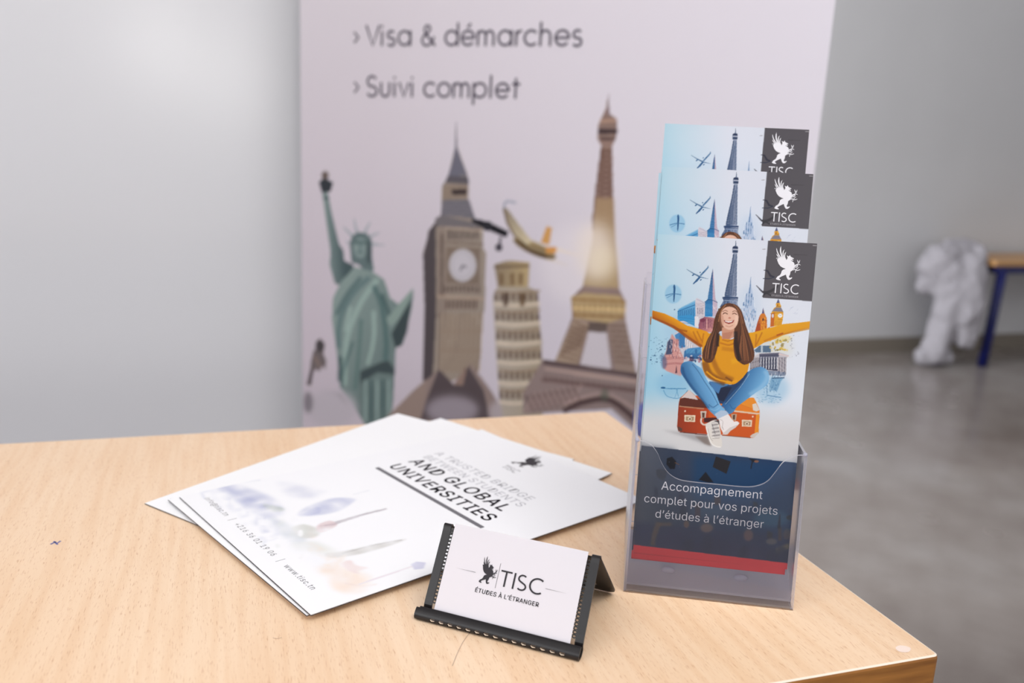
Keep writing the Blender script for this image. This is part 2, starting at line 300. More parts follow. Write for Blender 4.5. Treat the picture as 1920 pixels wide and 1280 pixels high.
    p.poly([(1146,240),(1158,228),(1218,232),(1224,265),(1146,262)], (34,50,84)); p.poly([(1144,285),(1222,288),(1216,322),(1150,318)], (44,62,96)); p.line([(1142,273),(1224,276)],7,(206,208,220)); p.line([(1191,150),(1190,230)],7,steel)
    for k in range(26):
        t = k/26; y = 345+k*22.5; xl = 1158-110*t**1.15; xr = 1204-4*t
        p.line([(xl,y),(xr,y+24)],6,(40,60,96),.8); p.line([(xr,y),(xl,y+24)],6,(40,60,96),.8); p.line([(xl,y+11),(xr,y+11)],4,(206,212,226),.75)
    p.line([(1158,340),(1120,560),(1068,790),(1040,935)],13,(40,62,100),.9,0,3); p.line([(1204,340),(1200,640),(1198,935)],10,(60,84,124),.85); p.line([(1180,420),(1150,640),(1125,930)],10,(48,70,108),.7)
    p.line([(1006,962),(1226,966)],22,(38,64,104)); p.line([(1030,1000),(1215,1006)],12,(150,166,194)); p.line([(1020,990),(1220,994)],8,(46,66,104))
    for k in range(16): p.line([(1010-k*1.2+k*14,1015),(1000-k+k*15,1060)],6,R.choice([(60,88,132),(150,166,194)]),.8)
    p.line([(1130,80),(1185,55),(1250,92)],22,(190,140,96),.9,.3,3)
    # gothic cathedral, right
    p.poly([(1402,650),(1412,800),(1440,930),(1450,1100),(1480,1110),(1480,1280),(1280,1280),(1270,1110),(1312,1090),(1320,960),(1370,860),(1390,760)], (186,202,226),1,.3)
    p.line([(1402,660),(1396,800),(1385,900)],15,(74,112,160),.9,0,0,[.2,.8,1.3])
    for k in range(44): x, y = 1290+R.random()*180, 890+R.random()*380; p.line([(x,y),(x,y+26+R.random()*30)],8,R.choice([(60,104,158),(226,232,244),(96,140,188),(220,226,238)]),.8)
    for x in (1345,1382,1412): p.line([(x,900),(x-6,1080)],9,(56,98,150),.75)
    p.frame(*C); 
    for k in range(60): x, y = 215+R.random()*180, 190+R.random()*330; p.line([(x,y),(x,y+20+R.random()*24)],7,R.choice([(92,134,180),(228,230,240),(150,176,206),(206,204,212)]),.75)
    # amber abbey and clock tower
    p.poly([(495,190),(515,265),(545,330),(550,470),(580,450),(600,470),(600,520),(385,520),(420,400),(455,290),(480,265)], (208,120,40)); p.poly([(495,190),(512,268),(478,268)], (92,90,130)); p.poly([(385,520),(420,390),(450,300),(462,500)], (172,72,32))
    for k in range(26): x, y = 440+R.random()*110, 300+R.random()*180; p.line([(x,y),(x,y+24)],9,R.choice([(240,180,60),(140,66,28),(232,150,40)]),.85)
    p.ell(495,350,10,18,(70,40,40)); p.poly([(697,70),(715,120),(735,165),(735,190),(765,250),(765,290),(745,420),(590,450),(600,270),(640,195),(665,180),(668,135),(682,115)], (226,162,40)); p.poly([(697,70),(718,125),(672,130)], (84,88,128)); p.poly([(668,185),(735,188),(765,245),(612,240)], (128,124,138)); p.line([(670,172),(736,176)],7,(120,90,60)); p.poly([(600,270),(650,250),(640,440),(592,450)], (196,100,30)); p.line([(690,140),(690,170)],12,(150,84,30))
    p.ell(722,297,30,28,(238,238,236)); p.ell(624,300,14,26,(214,214,222)); p.line([(690,345),(760,352)],7,(180,110,30)); p.line([(705,280),(722,298),(738,290)],3,(90,80,80))
    for k in range(7): p.line([(660+k*14,365),(656+k*13,430)],5,(198,134,30),.8)
    p.line([(590,270),(765,250)],6,(150,96,40),.8)
    for k in range(8): x = 840+R.random()*110; y = 190+R.random()*100; p.line([(x,y),(x+40*R.random(),y-20)],4,(176,184,208),.7)
    # columns of a museum, right
    p.poly([(330,860),(445,800),(720,790),(840,830),(800,880),(795,1100),(320,1030)], (196,192,200),1,.3); p.poly([(445,810),(710,795),(700,870),(450,870)], (92,92,112))
    p.poly([(450,870),(690,860),(690,1040),(450,1010)], (52,54,78))
    for k in range(7): x = 468+k*36; p.line([(x,850),(x-2,1015)],15,(176,178,190)); p.line([(x+5,850),(x+3,1015)],5,(226,224,228))
    for k in range(7): x = 700+k*17; p.line([(x,855),(x-4,1090)],8,(58,56,72) if k%2 else (150,140,146))
    for k in range(7): x = 335+k*18; p.line([(x,860),(x-6,1025)],8,(66,54,60),.9)
    p.line([(330,858),(450,806)],10,(222,208,206)); p.line([(700,812),(842,842)],14,(222,200,196)); p.line([(450,838),(705,825)],12,(62,66,90)); p.poly([(380,760),(450,700),(600,700),(600,790),(400,790)], (70,98,128),.9,.6); p.line([(480,700),(480,800)],26,(196,206,214),.9)
    for k in range(46): p.ell(570+R.random()*260, 620+R.random()*150, 7+R.random()*18, 6+R.random()*12, R.choice([(206,168,40),(120,110,60),(226,206,150),(228,220,214),(150,130,70),(216,178,60)]), .8, .3)
    p.ell(760,600,120,40,(240,206,90),.45,3)
    for k in range(26): r = 2+R.random()*8; p.ell(830+R.random()*150, 560+R.random()*300, r, r, (130,132,150), .6)
    p.poly([(560,1030),(800,1060),(790,1110),(560,1090)], (120,134,158),.9,.4)
    for k in range(20): x, y = 560+R.random()*230, 1040+R.random()*70; p.line([(x,y),(x,y+30)],8,R.choice([(60,76,110),(206,206,216)]),.8)
    p.frame(*D)
    p.poly([(1530,200),(1700,205),(1660,250),(1610,380),(1500,370)], (112,160,196),.85,1)
    for k in range(60): x, y = 1400+R.random()*230, 220+R.random()*170; p.line([(x,y),(x+6,y+20)],9,R.choice([(44,98,148),(168,200,222),(92,142,184)]),.65)
    p.line([(1540,210),(1705,205)],14,(44,70,104),.8)
    for k in range(70): x, y = 1330+R.random()*330, 420+R.random()*120; p.line([(x,y),(x+24,y+R.random()*8)],7,R.choice([(92,146,190),(150,190,218)]),.55)
    p.line([(1480,440),(1660,470)],10,(50,106,158),.7); p.line([(1470,250),(1475,450)],8,(60,110,160),.6)
    # bicycle-like blue swirl, left
    p.ell(220,240,150,90,(140,190,222),.5,3); p.line([(70,345),(200,350),(400,350)],12,(44,116,168),.8,0,3,[.2,1,.8]); p.line([(100,370),(150,450),(280,480),(370,440),(420,370)],9,(60,130,180),.7,0,4); p.line([(270,350),(300,460)],8,(60,130,180),.6); p.line([(250,470),(290,360)],7,(80,140,186),.6); p.ell(95,338,32,14,(30,90,140),.9)
    # shadow on the studio floor printed with the picture
    p.poly([(80,900),(300,930),(680,970),(720,1120),(600,1070),(300,960)], (150,148,152),.7,3.5); p.poly([(520,985),(690,985),(740,1120),(640,1080)], (120,104,96),.7,2)
    # suitcase
    p.poly([(318,480),(440,365),(520,440),(900,500),(1280,470),(1340,545),(1378,640),(1376,760),(1360,940),(1290,1010),(860,965),(300,920),(284,860),(300,560)], (204,86,26)); p.poly([(318,490),(520,470),(700,520),(700,960),(300,920),(284,860),(300,560)], dict(a=(300,600),b=(700,620),c0=(146,52,26),c1=(184,66,24)))
    p.poly([(318,490),(360,470),(540,470),(700,560),(690,610),(310,580)], (92,40,28)); p.poly([(330,480),(440,365),(520,445),(560,500),(380,470)], (214,198,196)); p.poly([(820,500),(900,500),(1300,470),(1340,545),(1376,650),(900,600)], (232,142,40)); p.line([(840,520),(1100,560),(1376,660)],20,(200,96,24),.6)
    p.poly([(1090,555),(1376,650),(1376,700),(1040,660)], (228,126,30)); p.poly([(1280,560),(1330,545),(1378,640),(1330,655),(1290,640)], (220,210,200)); p.line([(310,585),(640,620)],16,(178,128,98)); p.line([(1040,650),(1376,690)],22,(224,196,170)); p.poly([(1330,700),(1378,690),(1362,950),(1310,960)], (232,140,32))
    p.poly([(1250,985),(1280,960),(1350,930),(1362,945),(1300,1012),(1262,1000)], (208,196,188)); p.poly([(290,850),(350,880),(352,915),(300,912)], (92,62,54)); p.line([(320,928),(680,968)],14,(90,34,24),.8); p.line([(880,972),(1260,1006)],8,(120,50,22),.8)
    for q in [(380,700,145,95),(1142,765,135,95)]: x, y, w, h = q; p.poly([(x,y),(x+w,y+6),(x+w-4,y+h),(x,y+h-6)], (232,214,190)); p.poly([(x+18,y+20),(x+w-18,y+24),(x+w-22,y+h-16),(x+18,y+h-18)], (172,140,108)); p.ell(x+w*.5,y+h*.55,26,22,(232,214,190)); p.ell(x+w*.5,y+h*.58,14,12,(110,76,54))
    for x, y in [(388,650),(1286,724)]: p.ell(x,y,11,13,(236,216,196))
    p.poly([(590,650),(672,650),(660,745),(600,745)], (206,192,180)); p.poly([(612,670),(650,672),(644,740),(616,738)], (92,62,50)); p.poly([(640,740),(800,735),(840,760),(700,800),(640,800)], (70,26,26)); p.line([(605,745),(602,800),(640,832),(690,820)],22,(224,208,196),1,0,3); p.poly([(1000,690),(1074,690),(1064,780),(1010,770)], (190,164,140)); p.poly([(1024,700),(1052,702),(1046,765),(1022,760)], (84,56,44))
    # legs in jeans
    p.poly([(600,60),(640,230),(760,300),(1000,300),(1220,120),(1240,330),(900,560),(820,540),(700,420),(620,250)], (30,58,98))
    p.poly([(790,330),(1010,330),(900,520),(820,500)], (24,34,62)); p.poly([(700,250),(780,260),(1000,290),(860,340),(830,420),(760,360)], (70,122,176))
    jl = dict(a=(330,200),b=(620,90),c0=(34,88,142),c1=(120,178,222))
    p.poly([(325,60),(350,10),(400,-12),(470,-15),(540,40),(610,90),(660,200),(720,300),(790,400),(850,560),(920,640),(800,715),(770,700),(690,620),(640,540),(560,450),(470,350),(390,230),(330,140)], jl, 1, .3, 3)
    p.line([(460,60),(560,220),(680,390),(780,560)],80,(96,156,206),.55,2.5,3,[.3,1,1,.5]); p.line([(350,60),(390,200),(520,380),(700,610)],30,(22,62,108),.5,1.5,3); p.line([(480,20),(560,120),(640,250),(740,400),(830,570)],10,(40,84,132),.7,.3,3); p.line([(700,560),(760,600),(820,560)],10,(30,72,120),.6,.4,3); p.line([(720,620),(790,640),(850,600)],10,(150,196,228),.6,.4,3)
    p.poly([(1230,120),(1320,70),(1410,62),(1480,110),(1500,180),(1490,270),(1440,330),(1330,400),(1200,500),(1080,590),(1030,660),(960,690),(900,600),(870,580),(930,500),(1030,380),(1130,280),(1200,180)], dict(a=(1050,260),b=(1350,400),c0=(40,96,152),c1=(112,172,218)), 1, .3, 3)
    p.line([(1440,110),(1480,200),(1400,330),(1240,430)],50,(156,198,230),.55,2.5,3); p.line([(1200,160),(1090,330),(920,540)],46,(26,60,104),.65,2,3); p.line([(1240,150),(1120,330),(920,560)],5,(196,216,232),.8,0,3); p.line([(980,560),(1020,620),(1060,600)],9,(36,84,134),.7,.3,3)
    # shoes
    p.poly([(780,690),(860,640),(930,645),(970,690),(880,740),(820,760)], (176,196,220)); p.poly([(830,750),(960,690),(1010,760),(1040,790),(1080,785),(1110,810),(1090,840),(1000,900),(950,960),(900,960),(860,880),(840,800)], (238,232,232)); p.poly([(880,960),(980,870),(1090,830),(1108,812),(1060,870),(990,915),(950,965)], (214,206,204)); p.line([(850,760),(890,790),(880,870)],7,(176,166,166),.8,0,3); p.line([(900,900),(880,860)],7,(150,140,140),.8)
    p.poly([(660,850),(700,800),(790,765),(830,790),(850,870),(870,1000),(880,1100),(860,1135),(790,1125),(730,1080),(700,1000)], (226,220,214), 1, 0, 3); p.line([(668,860),(706,1000),(740,1080),(800,1120),(862,1130)],16,(244,240,236),.95,0,3); p.poly([(740,800),(800,780),(845,890),(860,1000),(790,1010),(750,960)], (196,190,188),.9)
    for k in range(9): y = 800+k*24; p.line([(745,y+14),(830+k*3,y)],7,(86,78,84) if k%2 else (240,236,234),.9); 
    p.line([(745,820),(790,960)],6,(80,76,84),.8); p.line([(690,880),(720,1000),(760,1050)],5,(160,150,146),.8,0,3); p.line([(750,1015),(850,1010)],6,(150,142,140),.8); p.poly([(770,780),(840,770),(848,840),(820,800)], (60,50,56),.9)
    # sweater
    p.frame(*A); mus = (222,150,16)
    p.poly([(118,450),(180,466),(232,490),(300,530),(345,542),(400,560),(440,590),(445,640),(380,645),(340,620),(280,575),(235,550),(226,540),(116,490)], dict(a=(250,510),b=(215,560),c0=(226,152,14),c1=(168,84,10)))
    p.poly([(600,570),(640,566),(720,545),(800,522),(880,515),(943,507),(940,540),(860,560),(800,580),(760,600),(700,620),(650,650),(620,660)], dict(a=(760,540),b=(780,620),c0=(228,160,14),c1=(220,146,12)))
    p.line([(118,488),(230,538),(300,590),(375,640)],15,(150,70,10),.8,.6,3,[.6,1,1,1]); p.line([(700,612),(790,578),(938,545)],10,(196,118,10),.7,.6,3); p.line([(765,582),(800,570)],9,(176,84,10),.9,.3)
    p.poly([(385,600),(440,565),(500,600),(560,600),(610,570),(640,640),(625,700),(615,770),(560,830),(520,838),(450,822),(395,790),(378,720)], mus, 1, 0, 2)
    p.line([(390,720),(420,790),(500,830)],36,(110,56,12),.65,2,3); p.line([(430,700),(470,780),(540,815)],26,(140,76,10),.55,2,3); p.line([(400,770),(450,808),(520,826),(560,818)],9,(234,160,20),.9,.4,3); p.line([(480,650),(560,660)],20,(190,116,12),.6,1.5); p.line([(470,620),(520,632),(560,610)],8,(180,100,10),.7,.5,3); p.line([(530,720),(600,700)],26,(234,172,24),.5,2); p.line([(500,800),(535,822)],10,(110,60,16),.7,.5)
    for a, b in [((330,560),(360,625)),((350,558),(375,610)),((385,570),(378,620)),((660,575),(655,640)),((690,565),(660,630))]: p.line([a,b],8,(176,100,10),.65,.6)
    p.line([(245,545),(262,552),(300,560)],9,(150,76,10),.7,.4)
    p.ell(104,500,4,15,(176,100,36),1,0,.15)
    # head and hair
    hair = (92,52,32)
    p.poly([(520,412),(560,425),(585,460),(605,530),(630,600),(650,670),(640,715),(600,735),(570,720),(548,690),(540,620),(545,560),(470,560),(465,600),(455,660),(430,720),(395,720),(378,690),(390,640),(425,580),(440,500),(460,450),(490,420)], hair, 1, 0, 3)
    p.poly([(480,540),(545,530),(545,590),(520,602),(480,600)], (206,150,124)); p.poly([(482,570),(540,560),(520,600),(484,600)], (176,112,88),.6,.8); p.line([(482,604),(512,612),(548,600)],7,(190,116,14))
    p.poly([(475,470),(490,440),(520,430),(550,442),(566,470),(564,510),(550,540),(525,553),(500,545),(480,522)], (232,186,164), 1, 0, 3); p.ell(480,505,10,34,(190,130,106),.5,1.4)
    p.ell(555,500,8,30,(246,210,190),.6,1.2)
    p.line([(484,470),(496,463),(510,470)],5,(96,58,44),.9,.2,3); p.line([(534,470),(546,465),(558,473)],4.5,(96,58,44),.85,.2,3); p.line([(482,458),(496,450),(510,456)],4,(120,74,54),.7,.3,3); p.line([(534,458),(548,452),(560,460)],4,(120,74,54),.7,.3,3)
    p.ell(520,490,7,4,(186,110,92),.8,.4); p.poly([(488,500),(515,508),(545,500),(538,515),(516,522),(496,514)], (150,52,48)); p.poly([(494,503),(515,509),(540,503),(530,512),(514,514),(500,510)], (250,246,242)); p.line([(498,530),(518,536),(538,528)],4,(196,132,110),.7,.4,3)
    for k in range(34):
        t = k/33; side = k % 2
        if side: P = [(556+8*t,440),(580+16*t,540),(560+70*t,650),(560+80*t,715)]
        else: P = [(478-16*t,440),(452-10*t,540),(450-50*t,620),(440-52*t,705)]
        p.line(P, 4+R.random()*4, R.choice([(60,32,22),(134,82,52),(160,104,66),(40,22,18),(112,64,40)]), .65, .2, 4, [.4,1,1,.5])
    p.line([(552,560),(556,640),(576,716)],20,(34,18,16),.75,.8,3); p.line([(462,570),(458,640)],15,(36,20,18),.7,.8,3); p.line([(500,420),(475,455),(462,510)],6,(170,116,76),.8,.4,3); p.line([(540,418),(572,455),(590,520)],6,(150,98,64),.8,.4,3); p.line([(580,720),(600,735)],5,(70,38,26),.9)
    # planes crossing the grey corner block are drawn over it in grey tones
    p.frame(*E); p.poly([(1648,128),(1900,150),(2345,186),(2290,1016),(1572,962)], (84,80,86))
    p.line([(1585,568),(1640,580),(1680,650),(1740,668)],26,(42,42,58),.9,.3,0,[.3,1,1.2,.5]); p.line([(1575,690),(1660,694),(1740,668)],14,(40,46,66),.85,.3)
    p.line([(1480,788),(1560,870),(1610,910)],24,(62,62,74),.9,.3,0,[.4,1,1]); p.line([(1560,880),(1660,880),(1760,820),(1790,790)],34,(52,50,56),.9,.5,3,[.6,1.2,1,.3]); p.line([(1570,950),(1620,900),(1700,940)],20,(44,44,48),.8,.5,3)
    p.line([(2010,345),(2140,352),(2200,356)],10,(66,62,68),.8,.4); p.line([(1565,272),(1612,270)],9,(130,124,130),.8,.3); p.line([(2278,215),(2340,220)],9,(200,196,200),.9,.2)
    # lower band: graduates throwing caps
    p.frame(*F)
    p.poly([(95,-30),(1850,170),(1740,1262),(20,1050)], dict(a=(300,0),b=(1750,500),c0=(60,66,84),c1=(22,52,92))); p.poly([(100,-30),(500,20),(420,1110),(20,1050)], dict(a=(60,500),b=(480,560),c0=(78,82,94),c1=(44,58,82)),.8,8)
    p.poly([(700,90),(1840,190),(1780,700),(700,560)], (16,62,104),.6,9); p.poly([(40,800),(1800,960),(1740,1262),(20,1050)], (38,44,78),.85,8); p.ell(1550,770,200,90,(56,104,132),.6,6); p.ell(900,690,220,70,(70,96,124),.5,6)
    dk = (22,22,30)
    p.poly([(415,115),(470,98),(515,150),(500,230),(450,230),(410,180)], dk,.95,.5); p.line([(500,160),(550,185)],8,(120,80,50),.8,.3); p.poly([(945,95),(1105,150),(1060,285),(910,210)], (34,30,34),.95,.4); p.poly([(760,350),(835,262),(920,378),(850,375)], dk,.95,.5); p.poly([(295,240),(350,225),(415,250),(405,320),(370,360),(310,320)], (40,44,58),.8,1.2); p.poly([(1300,115),(1400,135),(1350,160)], dk,.9,.6); p.ell(1385,150,26,14,(150,96,70),.8,.5); p.line([(1340,150),(1325,230)],12,dk,.9,.4)
    for x, y, w, h in [(280,420,40,110),(540,480,60,120),(560,620,70,160),(720,600,60,160),(930,520,70,100),(1350,580,50,60),(1620,850,40,160),(1500,900,60,90)]: p.poly([(x,y),(x+w,y+20),(x+w,y+h),(x,y+h)], R.choice([(66,50,60),(40,40,52),(34,40,64),(74,56,58)]),.75,1.6)
    p.line([(330,810),(290,930),(270,1060)],60,(112,88,66),.6,2.5,3); p.line([(330,830),(470,830)],40,(104,82,66),.6,2.5); p.ell(630,830,30,40,(134,96,72),.6,1.5); p.ell(850,870,70,50,(150,116,96),.6,3); p.ell(1300,950,52,66,(140,100,86),.6,3); p.ell(1550,1020,60,34,(120,112,104),.6,2); p.line([(1600,1130),(1750,1060)],60,(136,122,84),.6,3); p.ell(1720,940,50,60,(110,86,76),.55,3); p.line([(1640,720),(1630,880)],26,(24,30,52),.85,1,0,[.4,1.5]); p.ell(1750,760,40,26,(30,36,44),.8,1.5)
    for k in range(14): x = 360+k*100; p.ell(x, 980+R.random()*120+(k*9), 70, 110, R.choice([(36,40,74),(30,36,66),(44,46,80)]), .7, 3)
    for k in range(90): r = 2+R.random()*5; x = 120+R.random()*1680; p.ell(x, 60+x*.12+R.random()*820, r, r, R.choice([(120,60,70),(96,120,150),(130,120,110),(60,70,96),(40,90,130)]), .45, .3)
    p.a *= .955
    p.poly([(60,1050),(1760,1258),(1745,1340),(20,1160)], (214,54,62)); p.poly([(40,1128),(1755,1330),(1745,1370),(20,1168)], (176,44,54),.6,1)
    return p
def mix2(a, b, t): return a*(1-t[..., None])+b*t[..., None]

# ---- roll-up banner picture: landmarks along the lower half
def poster_art(nx=396, ny=906):
    W, Hh, top = 850.0, 1950.0, 1230.0
    H = homography([(566,0),(1563,0),(567,780),(1200,780)], [(1.1,top-504.5),(847.4,top-494),(-.1,top+227.9),(632.3,top+128.7)])
    p = Print(W, Hh, nx, ny, 2, H); R = p.rng; p.boost = .45
    yy, xx = np.mgrid[0:1:ny*2j, 0:1:nx*2j]
    p.a[:] = mix2(mix2(np.array((220,213,221.))+0*xx[..., None], np.array((206,192,204.))+0*xx[..., None], np.clip((yy-.25)*2.2, 0, 1)), np.array((226,220,232.))+0*xx[..., None], np.clip(xx*1.2-.2, 0, 1))
    p.frame(540,150,1.8829); p.ell(1010,650,120,140,(236,226,232),.6,8)
    # statue with a raised torch
    p.frame(560,300,2.5583); g0, g1 = (128,148,146), (92,112,114)
    for x0,y0,x1,y1 in [(258,360,215,318),(280,345,268,280),(318,345,345,295),(345,365,390,345),(352,402,412,405),(245,400,232,385)]: p.line([(x0,y0),(x1,y1)],13,(150,158,164),.9,.3,0,[1,.4])
    p.poly([(115,150),(140,140),(160,250),(195,400),(215,430),(220,480),(260,500),(270,520),(205,600),(175,590),(150,500),(155,440),(150,400),(130,260)], dict(a=(130,300),b=(215,300),c0=g0,c1=(70,90,94)),1,.4)
    p.poly([(100,105),(128,80),(168,108),(155,150),(115,155)], (44,50,58),1,.4); p.ell(130,72,17,20,(96,78,70),.9,.6); p.line([(118,180),(150,180)],10,(70,86,90),.8,.3)
    p.poly([(246,400),(258,360),(290,342),(330,350),(352,380),(350,450),(362,520),(340,560),(290,500),(255,490)], (98,118,120),1,.4); p.ell(298,420,34,48,(134,154,152),.95,.8); p.line([(268,392),(330,395)],14,(88,106,108),.7,.6); p.line([(283,440),(312,442)],7,(90,108,110),.8,.4); p.line([(298,405),(298,432)],6,(100,118,120),.8,.4); p.ell(338,440,14,60,(66,82,86),.8,1.2)
    p.poly([(205,580),(270,510),(350,530),(410,570),(440,660),(480,690),(550,620),(545,700),(500,880),(465,900),(460,1020),(450,1180),(430,1250),(330,1290),(270,1190),(200,1090),(180,900),(160,760),(165,660)], dict(a=(180,700),b=(470,900),c0=(136,156,152),c1=(112,132,130)),1,.4)
    for P, w, c in [([(340,560),(260,640),(200,760),(190,900)],20,(104,124,126)),([(380,570),(300,680),(230,860),(220,1080)],22,(156,174,168)),([(300,560),(235,640),(180,740)],16,(92,112,114)),([(360,600),(400,700),(420,860),(415,960)],24,(96,118,118)),([(300,760),(290,900),(270,1100)],16,(104,126,124)),([(360,720),(360,860),(330,980)],18,(158,176,170)),([(200,940),(195,1060)],16,(80,98,100)),([(260,870),(215,1000),(205,1090)],14,(98,118,118)),([(400,640),(435,740)],14,(78,98,100)),([(250,700),(225,820)],14,(160,178,172))]: p.line(P,w,c,.8,1,3)
    p.poly([(295,1010),(400,965),(430,960),(460,1000),(455,1030),(380,1015),(310,1060),(295,1130)], (58,72,76),.9,.8); p.poly([(300,1060),(440,1020),(455,1060),(440,1240),(330,1280),(270,1180)], (110,130,128),.9,.6)
    for k in range(5): p.line([(320+k*28,1050),(318+k*28,1250)],11,(82,102,104) if k%2 else (148,166,162),.8,.5)
    p.poly([(445,830),(530,680),(548,620),(520,820),(490,890),(462,895)], (52,66,70),.9,.7); p.poly([(420,760),(470,700),(550,610),(540,660),(480,760),(440,800)], (140,162,154),.95,.5)
    # small horseman and clouds of white
    p.poly([(60,960),(72,910),(88,905),(84,870),(104,852),(124,880),(118,925),(132,960),(128,1000),(112,985),(100,1012),(80,1000),(68,1020),(58,1080),(38,1075),(54,1010)], (104,92,92),.9,.6); p.ell(102,890,22,28,(64,58,62),.8,.8); p.line([(78,940),(100,990)],18,(140,124,118),.8,.8); p.line([(62,1010),(50,1075)],14,(96,88,92),.9,.5)
    p.ell(160,1190,120,90,(196,186,196),.9,4); p.ell(45,1160,22,50,(120,112,120),.8,2); p.poly([(100,1110),(200,1115),(240,1180),(180,1120)], (150,142,150),.5,2)
    # clock tower
    p.frame(770,210,2.207)
    p.poly([(190,40),(193,140),(235,255),(240,290),(240,370),(265,440),(300,470),(300,560),(312,580),(305,820),(300,830),(285,1060),(150,1120),(50,1110),(58,830),(52,580),(72,520),(75,490),(128,420),(130,310),(155,270),(184,150)], (160,144,130),1,.3)
    p.poly([(189,40),(192,140),(205,180),(236,262),(155,265),(172,210),(184,150)], (106,104,120),1,.3); p.line([(189,40),(189,130)],6,(120,114,126),.8,.3,0,[.4,1.4]); p.poly([(155,262),(240,268),(242,296),(135,292),(132,310)], (90,84,92),1,.4)
    p.poly([(135,300),(240,298),(238,356),(132,362)], (146,126,110),1,.3); p.line([(172,330),(232,328)],22,(76,66,68),.9,.5); p.poly([(132,362),(242,360),(268,440),(125,425)], (110,106,116),1,.4)
    for k in range(4): p.line([(130,375+k*15),(250,378+k*15)],4,(136,130,136),.7,.3)
    p.poly([(75,490),(128,425),(105,480),(105,840),(90,1110),(50,1110),(58,830),(52,590),(70,520)], (80,70,74),1,.5); p.poly([(100,440),(128,425),(300,462),(298,478),(110,470)], (116,108,112),1,.3)
    for k in range(7): p.line([(160+k*19,480),(160+k*19,525)],9,(92,80,80),.9,.4)
    p.line([(115,475),(300,490)],8,(176,160,146),.8,.3); p.line([(112,535),(302,545)],9,(126,112,104),.8,.3); p.poly([(112,470),(146,472),(146,850),(108,850)], (148,130,118),.9,.4); p.line([(130,500),(128,760)],9,(104,90,86),.8,.5)
    p.poly([(148,555),(288,560),(284,712),(146,705)], (132,112,98),1,.3); p.ell(215,632,62,72,(150,134,124),1,.3); p.ell(215,632,55,66,(206,200,208),1,.4); p.ell(215,632,38,48,(218,212,220),.9,.6); p.line([(215,632),(205,655)],6,(90,84,96),.9,.2); p.line([(215,632),(232,640)],6,(90,84,96),.9,.2); p.ell(215,632,50,61,(160,150,160),.25,.5)
    for k in range(9): p.line([(145+k*17,715),(145+k*17,745)],8,(104,88,84),.85,.4)
    p.line([(108,760),(305,770)],12,(168,150,136),.9,.3)
    for k in range(8): p.line([(150+k*17,775),(150+k*17,812)],9,(110,92,86),.85,.4)
    for k in range(9): p.line([(125+k*20,830),(120+k*19,1075)],7,(120,102,92),.85,.4); p.line([(134+k*20,830),(129+k*19,1075)],7,(184,168,150),.7,.4)
    for y in (905,985): p.line([(110,y),(295,y)],5,(150,132,118),.7,.4)
    # pyramids
    p.poly([(0,1160),(120,1060),(180,1130),(250,1040),(330,1150),(410,1280),(0,1290)], (150,128,122),1,.6); p.poly([(60,1200),(115,1060),(180,1130),(235,1045),(300,1150),(330,1290),(40,1270)], (88,74,78),1,.7); p.poly([(175,1125),(235,1045),(215,1130)], (154,124,112),1,.5); p.ell(170,1230,110,60,(176,164,176),.8,4); p.poly([(-130,1290),(0,1160),(70,1100),(50,1230),(20,1300)], (158,134,124),1,.8); p.ell(370,1240,50,50,(196,184,194),.7,3)
    # leaning round tower
    p.poly([(345,628),(400,612),(490,618),(492,640),(485,720),(525,740),(530,860),(540,940),(545,1290),(385,1290),(365,1180),(350,960),(340,760),(360,720)], dict(a=(345,900),b=(540,900),c0=(186,172,158),c1=(174,156,132)),1,.4)
    p.poly([(345,628),(400,612),(490,618),(485,720),(360,722)], dict(a=(350,660),b=(490,660),c0=(150,130,104),c1=(194,166,116)),1,.4); p.line([(345,640),(490,634)],10,(116,100,86),.8,.5)
    for x in (375,420,455): p.line([(x,665),(x,712)],15,(124,102,80),.8,.6)
    for i, y in enumerate((765,845,925,1005,1090,1170)):
        for k in range(8): x = 352+i*4+k*24; p.line([(x,y-16),(x+1,y+14)],12,(104,88,80),.85,.5)
        p.line([(345+i*4,y+26),(430,y+34),(535,y+24)],11,(206,192,176),.85,.4,3); p.line([(345+i*4,y-26),(430,y-18),(535,y-28)],8,(146,126,108),.8,.4,3)
    p.line([(395,745),(392,800)],18,(96,80,72),.8,.5); p.line([(462,748),(460,800)],18,(112,92,72),.8,.5)
    # airliner
    p.line([(255,445),(310,465),(400,505)],26,(46,42,54),1,.4,3,[.4,1.2,1]); p.ell(318,470,22,20,(32,30,40),1,.4); p.ell(365,558,15,16,(66,60,72),.95,.4); p.line([(372,515),(366,550)],8,(66,60,72),.95,.3)
    p.ell(512,562,96,27,dict(a=(520,535),b=(505,592),c0=(200,176,128),c1=(104,82,56)),1,.3,.42); p.line([(430,528),(500,572),(580,600)],9,(92,74,54),.8,.3)
    p.poly([(384,392),(402,400),(442,455),(500,532),(478,548),(428,506),(402,462)], dict(a=(384,400),b=(480,540),c0=(146,130,110),c1=(214,196,158)),1,.3); p.line([(384,396),(400,460),(428,508),(478,550)],6,(104,84,62),.9,.3)
    p.line([(385,396),(396,368),(436,374)],9,(146,150,164),.9,.3,3); p.line([(500,545),(585,580)],6,(120,98,70),.8,.3)
    p.poly([(538,538),(562,470),(584,478),(572,548)], (222,158,80),1,.3); p.poly([(556,556),(604,556),(600,582),(560,584)], (228,152,66),.95,.4); p.line([(600,565),(700,592)],12,(218,200,176),.65,1.2,0,[1,.2]); p.line([(560,604),(650,632)],10,(204,188,164),.55,1.2,0,[1,.2])
    # iron tower
    p.frame(980,170,2.0)
